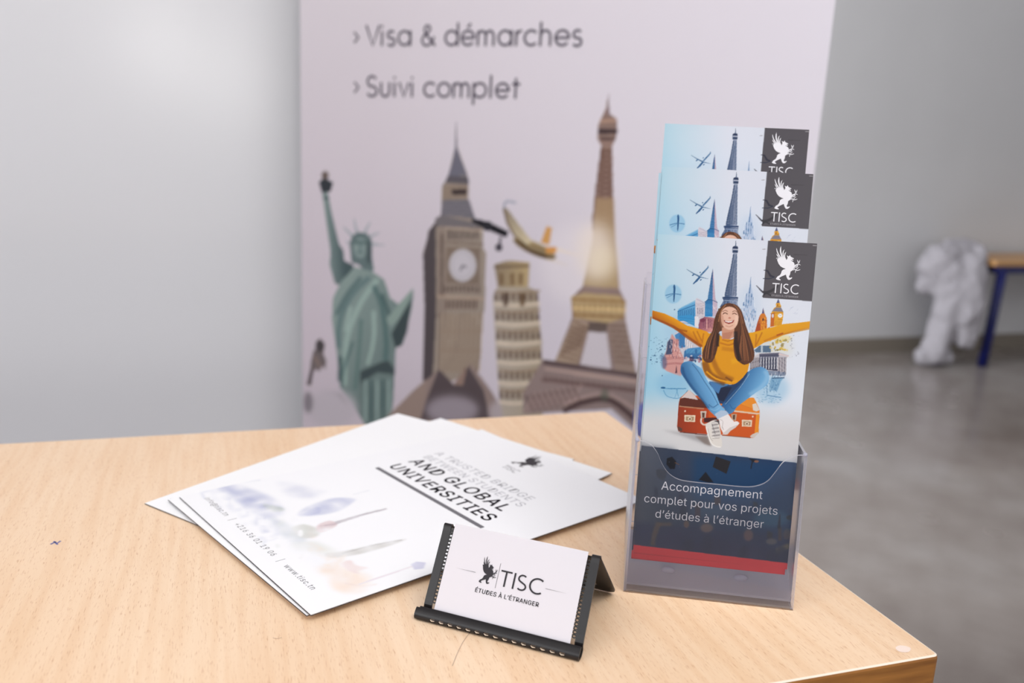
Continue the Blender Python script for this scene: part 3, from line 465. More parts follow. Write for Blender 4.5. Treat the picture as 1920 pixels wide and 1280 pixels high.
    p.poly([(320,10),(326,85),(352,105),(350,175),(335,205),(338,400),(345,560),(360,740),(385,790),(380,840),(420,1060),(440,1060),(440,1290),(330,1190),(0,1210),(0,1130),(75,1010),(120,1010),(185,845),(180,775),(225,730),(262,560),(270,430),(295,205),(280,180),(282,130),(300,90),(314,60)], dict(a=(300,200),b=(300,1150),c0=(148,116,104),c1=(146,124,122)),1,.4)
    p.line([(320,10),(320,100)],7,(130,116,122),.9,.3,0,[.3,1.6]); p.poly([(283,150),(300,95),(328,88),(352,108),(354,150),(345,185),(290,185)], (136,108,98),1,.4); p.line([(282,150),(354,152)],18,(84,70,72),.95,.4); p.line([(290,112),(350,112)],14,(168,140,124),.9,.4); p.line([(290,180),(346,180)],10,(96,78,76),.8,.4)
    for k in range(15):
        y = 215+k*20; t = k/15; xl, xr = 296-28*t, 334+8*t; p.line([(xl,y),(xr,y+20)],6,(112,86,76),.75,.3); p.line([(xr,y),(xl,y+20)],6,(112,86,76),.75,.3)
    p.line([(296,210),(268,430),(262,520)],7,(110,84,74),.8,.3,3); p.poly([(272,400),(340,400),(345,560),(360,740),(225,730),(262,560)], dict(a=(300,420),b=(300,760),c0=(180,146,104),c1=(196,166,112)),.8,1); p.ell(270,600,70,110,(244,228,216),.8,7); p.ell(300,640,50,60,(250,232,196),.5,5)
    p.poly([(180,770),(230,755),(360,765),(386,790),(380,850),(320,870),(190,850)], (190,160,112),1,.5)
    for y, c in [(780,(150,120,84)),(812,(216,190,144)),(838,(140,110,80))]: p.line([(184,y),(384,y+8)],9,c,.85,.4)
    for k in range(10): p.line([(190+k*20,795),(190+k*20,830)],6,(150,120,86),.6,.3)
    p.poly([(250,880),(310,880),(330,1040),(212,1030)], (208,198,206),1,.4); p.poly([(245,865),(318,868),(312,905),(240,900)], (98,80,72),.95,.6); p.poly([(190,850),(245,870),(240,900),(205,1030),(120,1010)], (176,150,126),.9,.4); p.poly([(318,868),(382,850),(425,1060),(345,1045),(318,905)], (156,132,118),.9,.4)
    for k in range(8): t = k/8; p.line([(190-60*t,860+150*t),(240-32*t,890+140*t)],6,(118,98,88),.75,.3); p.line([(240-22*t,880+80*t),(175-40*t,890+110*t)],6,(120,100,90),.6,.3); p.line([(322+20*t,880+150*t),(388+34*t,880+160*t)],6,(112,92,84),.75,.3)
    p.poly([(75,1005),(440,1060),(440,1290),(330,1190),(0,1210),(0,1130)], (150,128,124),1,.4); p.line([(75,1015),(445,1068)],16,(100,86,88),.9,.5); p.line([(80,1040),(445,1092)],9,(184,160,150),.8,.4); p.line([(70,1080),(445,1126)],14,(120,100,98),.8,.5)
    for k in range(18): p.line([(80+k*20,1060+k*2.8),(90+k*20,1080+k*2.8)],6,(110,92,90),.6,.3)
    for k in range(9): p.line([(10+k*22,1140-k*4),(40+k*22,1200-k*4)],9,(104,88,88),.65,.4); p.line([(44+k*22,1130-k*4),(8+k*22,1200-k*4)],7,(176,152,146),.6,.4)
    p.line([(150,1200),(230,1165),(330,1160),(440,1250)],20,(96,80,80),.85,.7,4); p.line([(150,1175),(240,1142),(330,1138),(445,1210)],10,(178,154,148),.7,.5,4)
    p.ell(305,1140,16,24,(92,100,84),.6,1.2)
    g = p.a.mean(-1, keepdims=True); p.a[:] = g+(p.a-g)*.86
    return p

# ---- folder cover: pale watercolour skyline along the foot of an A4 page (page units mm, y up from the foot)
def brochure_art(nx=211, ny=298):
    p = Print(210.0, 297.0, nx, ny, 2, None); p.a[:] = (247,247,250)
    H = homography([(340,932),(583,1157),(1210,947),(897,806)], [(0,297),(210,297),(210,0),(0,0)]); p.H = H; R = p.rng
    p.frame(250,760,3.0483)
    W = lambda P, c, al, b, s=3: p.poly(P, c, al, b, s)
    W([(400,440),(470,425),(540,440),(660,480),(760,520),(820,570),(850,620),(800,660),(720,630),(640,590),(560,520),(470,470)], (186,190,216), .75, 3)
    W([(540,470),(640,520),(740,570),(800,640),(740,640),(660,590),(590,540)], (158,164,202), .6, 2.5); W([(740,570),(800,580),(855,600),(830,620),(770,610)], (176,186,178), .7, 1.5)
    W([(820,440),(960,470),(1080,500),(1000,540),(880,520)], (216,218,232), .7, 4); W([(930,640),(980,590),(1060,560),(1130,540),(1250,545),(1220,580),(1150,620),(1040,640)], (190,194,220), .8, 1.5); W([(960,630),(1040,590),(1060,620),(1000,640)], (160,166,206), .6, 1.2)
    W([(780,640),(860,680),(940,740),(980,790),(920,800),(840,740)], (196,204,212), .8, 2.5); W([(900,720),(960,690),(1050,720),(1040,760),(960,770)], (206,206,200), .8, 1.5)
    p.line([(1060,715),(1160,680),(1290,640),(1430,605)], 14, (190,184,190), .9, .4, 0, [2.4,1.2,.8,.6]); W([(1040,700),(1110,670),(1150,700),(1060,740)], (222,202,204), .8, .8); p.line([(1080,700),(1150,690)],8,(196,176,184),.8,.3); p.ell(950,742,16,20,(250,250,250),.9,.5); p.line([(1240,520),(1330,498)],7,(206,208,220),.6,.5); p.line([(560,450),(720,432)],8,(208,210,224),.6,.6)
    W([(900,800),(1040,790),(1180,860),(1150,880),(980,850)], (226,228,222), .7, 3); W([(1090,860),(1180,850),(1330,820),(1500,790),(1540,785),(1420,830),(1260,870),(1120,885)], (206,204,200), .8, 1); p.line([(1180,862),(1360,815),(1520,788)],9,(188,186,184),.7,.4,3)
    W([(1060,930),(1180,920),(1260,940),(1330,1000),(1320,1060),(1200,1060),(1100,1000)], (246,226,210), .8, 4); W([(1180,920),(1230,900),(1260,930),(1330,945),(1270,965),(1290,980),(1230,965)], (232,206,204), .9, 1); W([(1130,1000),(1260,1000),(1340,1050),(1280,1090),(1150,1070)], (244,222,206), .75, 3)
    p.line([(1280,1040),(1400,1000),(1580,940)],9,(226,214,222),.8,.4); W([(1570,930),(1600,915),(1655,920),(1640,955),(1590,960)], (196,196,222), .9, .6, 0); p.line([(1200,1030),(1300,1050),(1380,1040)],10,(236,214,204),.7,.6,3)
    W([(420,450),(900,700),(1200,1000),(1320,1090),(1000,900),(700,640)], (234,236,244), .45, 6)
    for k in range(150):
        t = R.random(); x, y = 440+t*860+R.gauss(0, 40), 450+t*560+R.gauss(0, 45); c = (196,200,222) if t < .45 else ((214,218,214) if t < .65 else (240,222,208))
        p.ell(x, y, 6+R.random()*26, 4+R.random()*14, c, .10+.3*R.random(), .5+R.random()*2, R.random()*3)
    n = np.random.RandomState(3).rand(34, 25); gy, gx = np.linspace(0, 32.99, ny*2), np.linspace(0, 23.99, nx*2); iy, ix = gy.astype(int), gx.astype(int); fy, fx = (gy-iy)[:, None], (gx-ix)[None]
    m = (n[iy][:, ix]*(1-fx)+n[iy][:, ix+1]*fx)*(1-fy)+(n[iy+1][:, ix]*(1-fx)+n[iy+1][:, ix+1]*fx)*fy
    base = np.array((247, 247, 250.)); p.a[:] = base+(p.a-base)*np.clip(.15+1.1*m, 0, 1)[..., None]
    return p

# ------------------------------------------------------------------ builders
def link(name, me, material, parent=None, smooth=False):
    if not isinstance(material, (list, tuple)): material = [material]
    for x in material: me.materials.append(x)
    if smooth: me.polygons.foreach_set('use_smooth', [True]*len(me.polygons))
    o = bpy.data.objects.new(name, me); C.objects.link(o)
    if parent: o.parent = parent
    return o
def bmobj(name, bm, material, parent=None, smooth=False):
    me = bpy.data.meshes.new(name); bm.normal_update(); bm.to_mesh(me); bm.free(); return link(name, me, material, parent, smooth)
def tag(o, label, cat, group=None):
    o['label'] = label; o['category'] = cat
    if group: o['group'] = group
    return o
def thing(name, label, cat, loc, X=None, Y=None, Z=None, group=None):
    o = bpy.data.objects.new(name, None); C.objects.link(o); o.empty_display_size = .05
    if X is None: o.location = loc
    else: o.matrix_world = Matrix(((X[0],Y[0],Z[0],loc[0]),(X[1],Y[1],Z[1],loc[1]),(X[2],Y[2],Z[2],loc[2]),(0,0,0,1)))
    return tag(o, label, cat, group)
def structure(o): o['kind'] = 'structure'; return o
def box(bm, x0, y0, z0, x1, y1, z1, mi=0):
    v = [bm.verts.new((x, y, z)) for z in (z0, z1) for x, y in ((x0,y0),(x1,y0),(x1,y1),(x0,y1))]
    fs = [bm.faces.new([v[i] for i in f]) for f in ((3,2,1,0),(4,5,6,7),(0,1,5,4),(1,2,6,5),(2,3,7,6),(3,0,4,7))]
    for f in fs: f.material_index = mi
    return fs
def bevel(bm, w, seg=2, edges=None):
    bmesh.ops.bevel(bm, geom=list(edges or bm.edges), offset=w, segments=seg, affect='EDGES', profile=.5)
def tube(bm, P, r, n=10, cap=True):
    P = [Vector(p) for p in P]; rings = []
    for i, p in enumerate(P):
        d = (P[min(i+1, len(P)-1)]-P[max(i-1, 0)]).normalized(); a = d.orthogonal().normalized() if i == 0 else (a-d*a.dot(d)).normalized(); b = d.cross(a)
        rr = r[i] if isinstance(r, (list, tuple)) else r
        rings.append([bm.verts.new(p+(a*math.cos(t)+b*math.sin(t))*rr) for t in [2*math.pi*k/n for k in range(n)]])
    for A, B in zip(rings, rings[1:]):
        for k in range(n): bm.faces.new((A[k], A[(k+1) % n], B[(k+1) % n], B[k]))
    if cap: bm.faces.new(rings[0][::-1]); bm.faces.new(rings[-1])
def prism(bm, P, t0, t1, axes, mi_face=0, mi_edge=0):
    """outline P (2-D) swept between t0 and t1; axes(u, v, t) -> point"""
    a = [bm.verts.new(axes(u, v, t0)) for u, v in P]; b = [bm.verts.new(axes(u, v, t1)) for u, v in P]; n = len(P)
    f = [bm.faces.new(a[::-1]), bm.faces.new(b)]
    for x in f: x.material_index = mi_face
    for k in range(n):
        q = bm.faces.new((a[k], a[(k+1) % n], b[(k+1) % n], b[k])); q.material_index = mi_edge
def flat(name, polys, material, parent, z=0.0, fills=0):
    """thin printed shapes on a sheet, sheet coordinates in metres; the first `fills` are outlines, the rest are strokes"""
    V, Fc = [], []
    for i, P in enumerate(polys):
        n0 = len(V); V += [(float(x), float(y), z) for x, y in P]; n = len(P)
        if i < fills:
            for t in tessellate_polygon([[Vector((float(x), float(y), 0)) for x, y in P]]): Fc.append([n0+k for k in t])
        else:
            for k in range(n//2-1): Fc.append([n0+k, n0+k+1, n0+n-2-k, n0+n-1-k])
    me = bpy.data.meshes.new(name); me.from_pydata(V, [], Fc); me.update()
    bm = bmesh.new(); bm.from_mesh(me)
    for f in bm.faces:
        if f.normal.z < 0: f.normal_flip()
    bm.to_mesh(me); bm.free(); return link(name, me, material, parent)
_fonts = {}
def font():
    if 'f' not in _fonts:
        try: _fonts['f'] = bpy.data.fonts.load(os.path.join(bpy.utils.system_resource('DATAFILES'), 'fonts', 'Inter.woff2'))
        except Exception: _fonts['f'] = None
    return _fonts['f']
def words(name, lines, material, parent, z, weight=0.0, spacing=1.0):
    """lines: (text, x, baseline y, width[, height]) in metres on the sheet; one mesh"""
    V, Fc = [], []
    for ln in lines:
        cu = bpy.data.curves.new('t', 'FONT'); cu.body = ln[0]; cu.size = 1; cu.offset = weight; cu.space_character = spacing; cu.resolution_u = 3
        if font(): cu.font = font()
        ob = bpy.data.objects.new('t', cu); C.objects.link(ob); dg = bpy.context.evaluated_depsgraph_get(); me = bpy.data.meshes.new_from_object(ob.evaluated_get(dg))
        co = np.array([v.co[:] for v in me.vertices]); x0, x1 = co[:, 0].min(), co[:, 0].max(); s = ln[3]/(x1-x0); sy = ln[4] if len(ln) > 4 else s
        n0 = len(V); V += [(ln[1]+(c[0]-x0)*s, ln[2]+c[1]*sy, z) for c in co]; Fc += [[i+n0 for i in f.vertices] for f in me.polygons]
        bpy.data.objects.remove(ob); bpy.data.curves.remove(cu); bpy.data.meshes.remove(me)
    me = bpy.data.meshes.new(name); me.from_pydata(V, [], Fc); return link(name, me, material, parent)
def printed(name, art, w, h, material, parent, z=0.0, bend=None):
    nx, ny = art.nx, art.ny; col = art.result()[::-1]; xs, ys = np.meshgrid(np.linspace(0, w, nx), np.linspace(0, h, ny))
    zs = np.full(xs.shape, z) if bend is None else z+bend(xs, ys); co = np.stack([xs, ys, zs], -1).reshape(-1, 3).astype(np.float32)
    i = np.arange(nx*ny).reshape(ny, nx); q = np.stack([i[:-1, :-1], i[:-1, 1:], i[1:, 1:], i[1:, :-1]], -1).reshape(-1, 4).astype(np.int32)
    me = bpy.data.meshes.new(name); me.vertices.add(len(co)); me.vertices.foreach_set('co', co.ravel()); me.loops.add(q.size); me.loops.foreach_set('vertex_index', q.ravel())
    me.polygons.add(len(q)); me.polygons.foreach_set('loop_start', np.arange(0, q.size, 4, dtype=np.int32)); me.polygons.foreach_set('loop_total', np.full(len(q), 4, np.int32)); me.update(calc_edges=True)
    at = me.color_attributes.new('ink', 'FLOAT_COLOR', 'POINT'); at.data.foreach_set('color', np.c_[col.reshape(-1, 3), np.ones(nx*ny)].astype(np.float32).ravel())
    me.polygons.foreach_set('use_smooth', [True]*len(q)); me.validate(); return link(name, me, material, parent)
def rot2(yaw): return np.array([math.cos(yaw), math.sin(yaw), 0]), np.array([-math.sin(yaw), math.cos(yaw), 0])
def copy_tree(o, parent=None):
    c = o.copy(); C.objects.link(c)
    if parent: c.parent = parent
    for ch in list(o.children): copy_tree(ch, c)
    return c

# ------------------------------------------------------------------ the room
bm = bmesh.new(); box(bm, -4.5, -3.5, -.05, 6.5, 8.5, 0); structure(bmobj('floor', bm, M['floor']))
bm = bmesh.new(); box(bm, -4.5, -3.5, 3.1, 6.5, 8.5, 3.2); structure(bmobj('ceiling', bm, M['ceiling']))
WY = 0.3397; wx, wyv = rot2(WY)                                  # direction of the far wall
far = np.array([1.713, 4.63, 0])
def wallbox(name, o, a, b, t0, t1, z0, z1, material):
    bm = bmesh.new(); box(bm, a, t0, z0, b, t1, z1); ob = bmobj(name, bm, material); ob.location = tuple(o); ob.rotation_euler = (0, 0, WY); return structure(ob)
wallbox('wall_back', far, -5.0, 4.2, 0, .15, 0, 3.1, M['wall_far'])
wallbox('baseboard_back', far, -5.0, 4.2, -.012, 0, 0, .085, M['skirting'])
near = np.array([-.42, 1.66, 0])
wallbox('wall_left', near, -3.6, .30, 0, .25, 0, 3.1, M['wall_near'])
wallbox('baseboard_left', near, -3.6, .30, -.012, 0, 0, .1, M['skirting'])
for k, (x, y, lb) in enumerate([(-1.9, -.6, 'added unseen square ceiling lamp nearest the white partition wall'), (.9, -.2, 'added unseen square ceiling lamp over the desk'), (2.2, 2.6, 'added unseen square ceiling lamp over the open grey floor')]):  # unseen lamps added to light the room from above
    t = thing('added_ceiling_light', lb, 'ceiling light', (x, y, 3.1), group='added ceiling lamps')
    bm = bmesh.new(); box(bm, -.32, -.32, -.05, .32, .32, 0); bmobj('frame', bm, M['alu'], t)
    bm = bmesh.new(); box(bm, -.29, -.29, -.056, .29, .29, -.05); bmobj('diffuser', bm, M['lamp'], t)

# ------------------------------------------------------------------ the desk
TY = 0.32467; tx, tyv = rot2(TY); TW, TD, TT = 1.30, 0.4806, .024
desk = thing('school_desk', 'beech-topped school desk carrying the papers and the leaflet holder', 'desk', (0.25984, 0.45201, 0), tx, tyv, (0, 0, 1))
bm = bmesh.new(); box(bm, -TW, 0, DESK-TT, 0, TD, DESK)
ve = [e for e in bm.edges if abs(e.verts[0].co.z-e.verts[1].co.z) > .01]; bevel(bm, .004, 3, ve)
te = [e for e in bm.edges if e.verts[0].co.z > DESK-1e-4 and e.verts[1].co.z > DESK-1e-4]; bmesh.ops.bevel(bm, geom=te, offset=.0018, segments=2, affect='EDGES', profile=.5)
for f in bm.faces:
    z = f.calc_center_median().z
    f.material_index = 0 if f.normal.z > .99 and z > DESK-.001 else (2 if z > DESK-.0007 else 1)
bmobj('desktop', bm, [M['wood'], M['edge'], M['laminate_line']], desk)
for sx in (-TW+.06, -.06):
    for sy in (.05, TD-.05):
        bm = bmesh.new(); tube(bm, [(sx, sy, .012), (sx, sy, DESK-TT)], .016, 14); l = bmobj('leg', bm, M['blue_paint'], desk, True)
        bm = bmesh.new(); tube(bm, [(sx, sy, 0), (sx, sy, .03)], .019, 14); bmobj('foot_cap', bm, M['black_metal'], l)
bm = bmesh.new()
for a, b in [((-TW+.06, .05), (-.06, .05)), ((-TW+.06, TD-.05), (-.06, TD-.05)), ((-.06, .05), (-.06, TD-.05)), ((-TW+.06, .05), (-TW+.06, TD-.05))]:
    tube(bm, [(*a, DESK-TT-.02), (*b, DESK-TT-.02)], .014, 8)
bmobj('apron_frame', bm, M['blue_paint'], desk)
# pen mark and scratches on the top
sp = [ribbon([(-.5105, .2598), (-.508, .2632), (-.5066, .2606), (-.505, .2638)], .0014), ribbon([(-.506, .2584), (-.5092, .2642)], .0011)]
flat('ink_blot', sp, mat('blue_biro', (104, 108, 172), .5), desk, DESK+.0002)
for P in ([(-.254, .0975), (-.2687, .0788), (-.2799, .0583)], [(-.372, .109), (-.3698, .1076), (-.3672, .1082)]): flat('scratch', [ribbon(curve(P, 4, False), .00035)], mat('scratch_grey', (186, 160, 140), .6), desk, DESK+.0002)
flat('scuff', [curve([(-.022, .009), (-.017, .0075), (-.0125, .011), (-.0165, .0145), (-.0215, .013)], 4)], mat('pale_scuff', (246, 226, 214), .6), desk, DESK+.0002, 1)

# ------------------------------------------------------------------ the three folders on the desk
def folder(label, L, yaw, ztop, first=None):
    ex, ey = rot2(yaw); 
    if first is None:
        t = thing('folder', label, 'folder', (L[0], L[1], DESK+ztop-.0014), ex, ey, (0, 0, 1), 'folders fanned out on the desk')
    else:
        t = thing('folder', label, 'folder', (L[0], L[1], DESK+ztop-.0014), ex, ey, (0, 0, 1), 'folders fanned out on the desk')
        for ch in first.children: c = ch.copy(); C.objects.link(c); c.parent = t
        return t
    W, Hh = .210, .297
    bm = bmesh.new(); box(bm, .0006, .0006, 0, W-.0006, Hh-.0006, .0005); bmobj('inner_pages', bm, M['paper'], t)
    bm = bmesh.new(); box(bm, -.0003, -.0003, .0005, W+.0003, Hh+.0003, .00085); bmobj('shade_sheet', bm, M['gap_shade'], t)  # dark sheet standing in for the shade between the pages
    bm = bmesh.new(); box(bm, 0, 0, .0009, W, Hh, .00132); cv = bmobj('cover', bm, M['paper'], t)
    printed('cover_picture', brochure_art(), W, Hh, M['folder_ink'], cv, .00135)
    words('title', [(a, x+d, y+e, wd) for a, x, y, wd in (('UNIVERSITIES', .0345, .166, .134), ('AND GLOBAL', .034, .1865, .127)) for d, e in ((-.0004, 0), (.0004, 0), (0, .0004), (0, -.0003))], M['soft_ink'], cv, .0014, 0, 1.12)
    words('upper_title', [('BETWEEN STUDENTS', .032, .2035, .131), ('A TRUSTED BRIDGE', .030, .217, .128)], M['grey_ink'], cv, .0014, 0, 1.1)
    flat('title_rule', [[(.031, .1545), (.176, .1545), (.176, .1585), (.031, .1585)]], M['mid_ink'], cv, .0014, 1)
    words('contact_line', [('info@tisc.tn   |   +216 36 01 19 06   |   www.tisc.tn', .0135, .0135, .171)], M['mid_ink'], cv, .0014, 0, 1.15)
    k = .023/418; flat('emblem', [np.c_[(P[:, 0]-430)*k+.0965, -(P[:, 1]-477)*k*1.05+.278] for P in beast_polys()], M['black_ink'], cv, .0014, 7)
    flat('emblem_name', [np.c_[P[:, 0]*.0072+.0885, P[:, 1]*.0075+.247] for P in bold_caps()], M['mid_ink'], cv, .0014)
    return t
f3 = folder('topmost white folder whose title and skyline picture lie open to view', (-.2486, .6124), -.85058, .0053)
folder('white folder right under the topmost one, turned slightly so a sliver of its foot shows', (-.2563, .6096), -.8194, .0039, f3)
folder('white folder second from the bottom, its far right corner sticking out past the upper two', (-.2566, .6149), -.68045, .0026, f3)
folder('bottom folder of the fan, lying straight on the desk, reaching furthest left', (-.2730, .6068), -.55676, .0013, f3)

# ------------------------------------------------------------------ leaflet holder and leaflets
LY, LEAN = -.126724, .147481
hx, hb = rot2(LY); HB = np.array([.08072, .50862, 0])-hx*.0005
LU = math.cos(LEAN)*np.array([0, 0, 1.])+math.sin(LEAN)*hb; LN = np.cross(hx, LU); TN = math.tan(LEAN)
holder = thing('leaflet_holder', 'clear acrylic three-tier leaflet holder standing at the right of the desk', 'leaflet holder', (HB[0], HB[1], DESK), hx, hb, (0, 0, 1))
HWD = .107; TH = .0016; SH = [.0988, .1437, .1880]; GAP = .034
def slanted(y0): return lambda u, v, t: (u, y0+v*TN+t, v)
def scoop(zb, zt, deep):
    P = [(0, zb), (HWD, zb), (HWD, zt)]
    P += [(.1015, zt-.0006)]+[tuple(p) for p in curve([(.0972, zt-.0022), (.0925, zt-.006), (.0885, zt-.0125), (.0845, zt-.0183), (.079, zt-.0218), (.071, zt-.0235), (.054, zt-.0236), (.037, zt-.0235), (.0285, zt-.0225), (.0222, zt-.0190), (.0178, zt-.0133), (.0146, zt-.0072), (.0106, zt-.0024)], 5, False)]
    return P+[(.0062, zt-.0006), (0, zt)]
bm = bmesh.new(); prism(bm, scoop(0, SH[0], .024), 0, TH, slanted(0), 0, 1); bmobj('front_panel', bm, [M['acrylic'], M['acrylic_edge']], holder)
for k in (1, 2):
    bm = bmesh.new(); prism(bm, [(TH, .012+.02*k), (HWD-TH, .012+.02*k), (HWD-TH, SH[k]), (TH, SH[k])], 0, TH, slanted(GAP*k), 0, 1); bmobj('divider', bm, [M['acrylic'], M['acrylic_edge']], holder)
bm = bmesh.new(); prism(bm, [(TH, 0), (HWD-TH, 0), (HWD-TH, .192), (TH, .192)], 0, TH, slanted(GAP*3-.002), 0, 1); bmobj('back_panel', bm, [M['acrylic'], M['acrylic_edge']], holder)
prof = [(TH, 0)]
for k in range(3): prof += [(GAP*k+SH[k]*TN+(TH if k == 0 else 0), SH[k]), (GAP*(k+1)+SH[k]*TN-(.002 if k == 2 else 0), SH[k]-.0)]
prof += [(GAP*3-.002, 0)]
for x0 in (0, HWD-TH):
    bm = bmesh.new(); prism(bm, prof, x0, x0+TH, lambda u, v, t: (t, u, v), 0, 1); bmobj('side_panel', bm, [M['acrylic_side'], M['acrylic_edge']], holder)
bm = bmesh.new(); prism(bm, [(TH, .0045), (.034, .0265), (.034, .0281), (TH, .0061)], TH, HWD-TH, lambda u, v, t: (t, u+.001, v), 0, 1); bmobj('pocket_floor', bm, [M['acrylic_floor'], M['acrylic_edge']], holder)
bm = bmesh.new(); box(bm, TH, TH+.0004, 0, HWD-TH, .095, .0012); bmobj('base_plate', bm, M['acrylic_floor'], holder)
for x in (.028, .0745):
    bm = bmesh.new(); bmesh.ops.create_uvsphere(bm, u_segments=16, v_segments=10, radius=1)
    for v in bm.verts: v.co = Vector((v.co.x*.0046+x, v.co.y*.0018+.0115, v.co.z*.0024+.0128))
    bmobj('nub', bm, M['acrylic_edge'], holder, True)
for x in (.0012, HWD-.0012):
    bm = bmesh.new(); bmesh.ops.create_uvsphere(bm, u_segments=12, v_segments=8, radius=.0015)
    for v in bm.verts: v.co += Vector((x, SH[0]*TN+.001, SH[0]))
    bmobj('corner_bead', bm, M['acrylic_edge'], holder, True)
L0 = np.array([.08662, .52319, .0203+DESK])
HL = homography([(1189,1037),(1476,1068),(1532,455),(1232,437)], [(0,0),(.099,0),(.099,.210),(0,.210)])
def leaflet(label, du, db, dx, first=None, turn=0.0):
    pos = L0+hx*dx+hb*db+LU*du; X = hx*math.cos(turn)+LU*math.sin(turn); Y = LU*math.cos(turn)-hx*math.sin(turn)
    if first is not None:
        t = copy_tree(first); t.matrix_world = Matrix(((X[0],Y[0],LN[0],pos[0]),(X[1],Y[1],LN[1],pos[1]),(X[2],Y[2],LN[2],pos[2]),(0,0,0,1))); t['label'] = label; return t
    t = thing('leaflet', label, 'leaflet', pos, X, Y, LN, 'leaflets in the acrylic holder')
    bm = bmesh.new(); box(bm, 0, 0, -.0006, .099, .210, -.00008); bmobj('sheet', bm, M['paper'], t)
    printed('cover_picture', leaflet_art(), .099, .210, M['ink'], t, 0)
    bp = [hmap(HL, P/9.145+np.array([1430, 440])) for P in beast_polys()]
    flat('emblem', bp, M['white_ink'], t, .00012, 7)
    flat('emblem_name', [np.c_[P[:, 0]*.00642+.0739, P[:, 1]*.0062+.1774] for P in bold_caps()], M['white_ink'], t, .00012)
    words('emblem_strapline', [('\u00c9TUDES \u00c0 L\u2019\u00c9TRANGER', .074, .1752, .0164)], mat('dim_white_ink', (176, 172, 178), .5), t, .00012)
    words('slogan', [('Accompagnement', .0150, .0444, .0645), ('complet pour vos projets', .0046, .0350, .0852), ('d\u2019\u00e9tudes \u00e0 l\u2019\u00e9tranger', .0126, .0255, .0693)], M['white_ink'], t, .00012, -.004)
    return t
lf = leaflet('front leaflet in the lowest pocket, its picture of a woman on a suitcase fully shown', 0, 0, 0)
leaflet('spare leaflet tucked right behind the front leaflet, showing only a red lower edge', -.0042, .0012, -.0009, lf)
leaflet('leaflet in the middle pocket, showing the plane and tower below its grey emblem', .0425, .0352, .0008, lf)
leaflet('spare leaflet behind the middle one, only a pale left edge showing', .0381, .0364, .0010, lf, .012)
leaflet('highest leaflet in the rear pocket, showing only its emblem and tower top', .0724, .0640, .0010, lf)

# ------------------------------------------------------------------ business card and its stand
CO = np.array([-.03868, .46437, .00713+DESK]); CY, CL = -.35704, .55321
kx, kb = rot2(CY); KU = math.cos(CL)*np.array([0, 0, 1.])+math.sin(CL)*kb; KN = np.cross(kx, KU)
stand = thing('business_card_holder', 'black metal mesh business card stand in front of the folders', 'card holder', (CO[0], CO[1], DESK), kx, kb, (0, 0, 1))
cz = .00713; sl, cl = math.sin(CL), math.cos(CL)
def on_panel(s, off=0.0): return (s*sl+off*cl, cz+s*cl-off*sl)       # (back, z) of a point s up the panel, off behind the card plane
XL, XR = -.0077, .0921
def strip(bm, x0, x1, P, t=.0009):
    """folded metal strip following the side profile P of (back, z)"""
    P = np.array(P, float); d = np.gradient(P, axis=0); n = np.c_[-d[:, 1], d[:, 0]]; n /= np.linalg.norm(n, axis=1)[:, None]
    rows = [[bm.verts.new((x, *p)) for x, p in ((x0, a), (x1, a), (x1, b), (x0, b))] for a, b in zip(P+n*t/2, P-n*t/2)]
    for A, B in zip(rows, rows[1:]):
        for k in range(4): bm.faces.new((A[k], A[(k+1) % 4], B[(k+1) % 4], B[k]))
    bm.faces.new(rows[0][::-1]); bm.faces.new(rows[-1])
top = on_panel(.0485, .0016); foot = (.0785, .0006)
lipP = [(-.0012, .0072), (-.0024, .0067), (-.0040, .0054), (-.0051, .0038), (-.0054, .0022), (-.0046, .0008), (-.0025, .0005), (.0002, .0009), (.0024, .0032), on_panel(.0015, .0018)]
panelP = curve(lipP[5:]+[on_panel(.012, .0016), on_panel(.030, .0016), on_panel(.046, .0016), (top[0]+.0002, top[1]+.0008), (top[0]+.0020, top[1]+.0010), (top[0]+.0034, top[1]-.001)], 4, False)
rear0 = panelP[-1]; rearP = curve([tuple(rear0), (rear0[0]+.002, rear0[1]-.0022), ((rear0[0]+foot[0])/2, (rear0[1]+foot[1])/2), foot], 5, False)
for x0, x1 in ((XL, XL+.0051), (XR-.0050, XR)):
    bm = bmesh.new(); strip(bm, x0, x1, panelP); bmobj('side_strip', bm, M['black_metal'], stand)
# curled lip with a row of slots
bm = bmesh.new(); LP = curve(lipP[:7], 5, False); strip(bm, -.0085, XR, LP[:17])
bm2 = bm; strip(bm2, -.0085, XR, LP[22:])
nsl = 15; x0s, x1s = -.0010, .0855
for k in range(nsl+1):
    a = (-.0085 if k == 0 else x0s+(x1s-x0s)*(k-.30)/nsl); b = (XR if k == nsl else x0s+(x1s-x0s)*(k+.16)/nsl); strip(bm2, a, b, LP[16:23])
for sgn, xe in ((-1, -.0085),):                                # rounded left end that flares outwards
    strip(bm2, xe-.0022, xe, LP[4:-2]*np.array([1, .94])+np.array([.0004, .0001]))
bmobj('front_lip', bm2, M['black_metal'], stand)
bm = bmesh.new()
for k in range(nsl):
    u = x0s+(x1s-x0s)*(k+.43)/nsl; q = LP[19]; tube(bm, [(u-.0015, q[0], q[1]+.0003), (u-.0004, q[0]-.0003, q[1]-.0002), (u+.0015, q[0], q[1]-.0003)], [.00018, .00042, .00018], 6)
bmobj('bright_wire', bm, mat('bare_wire', (206, 190, 172), .35, .5, .3), stand)
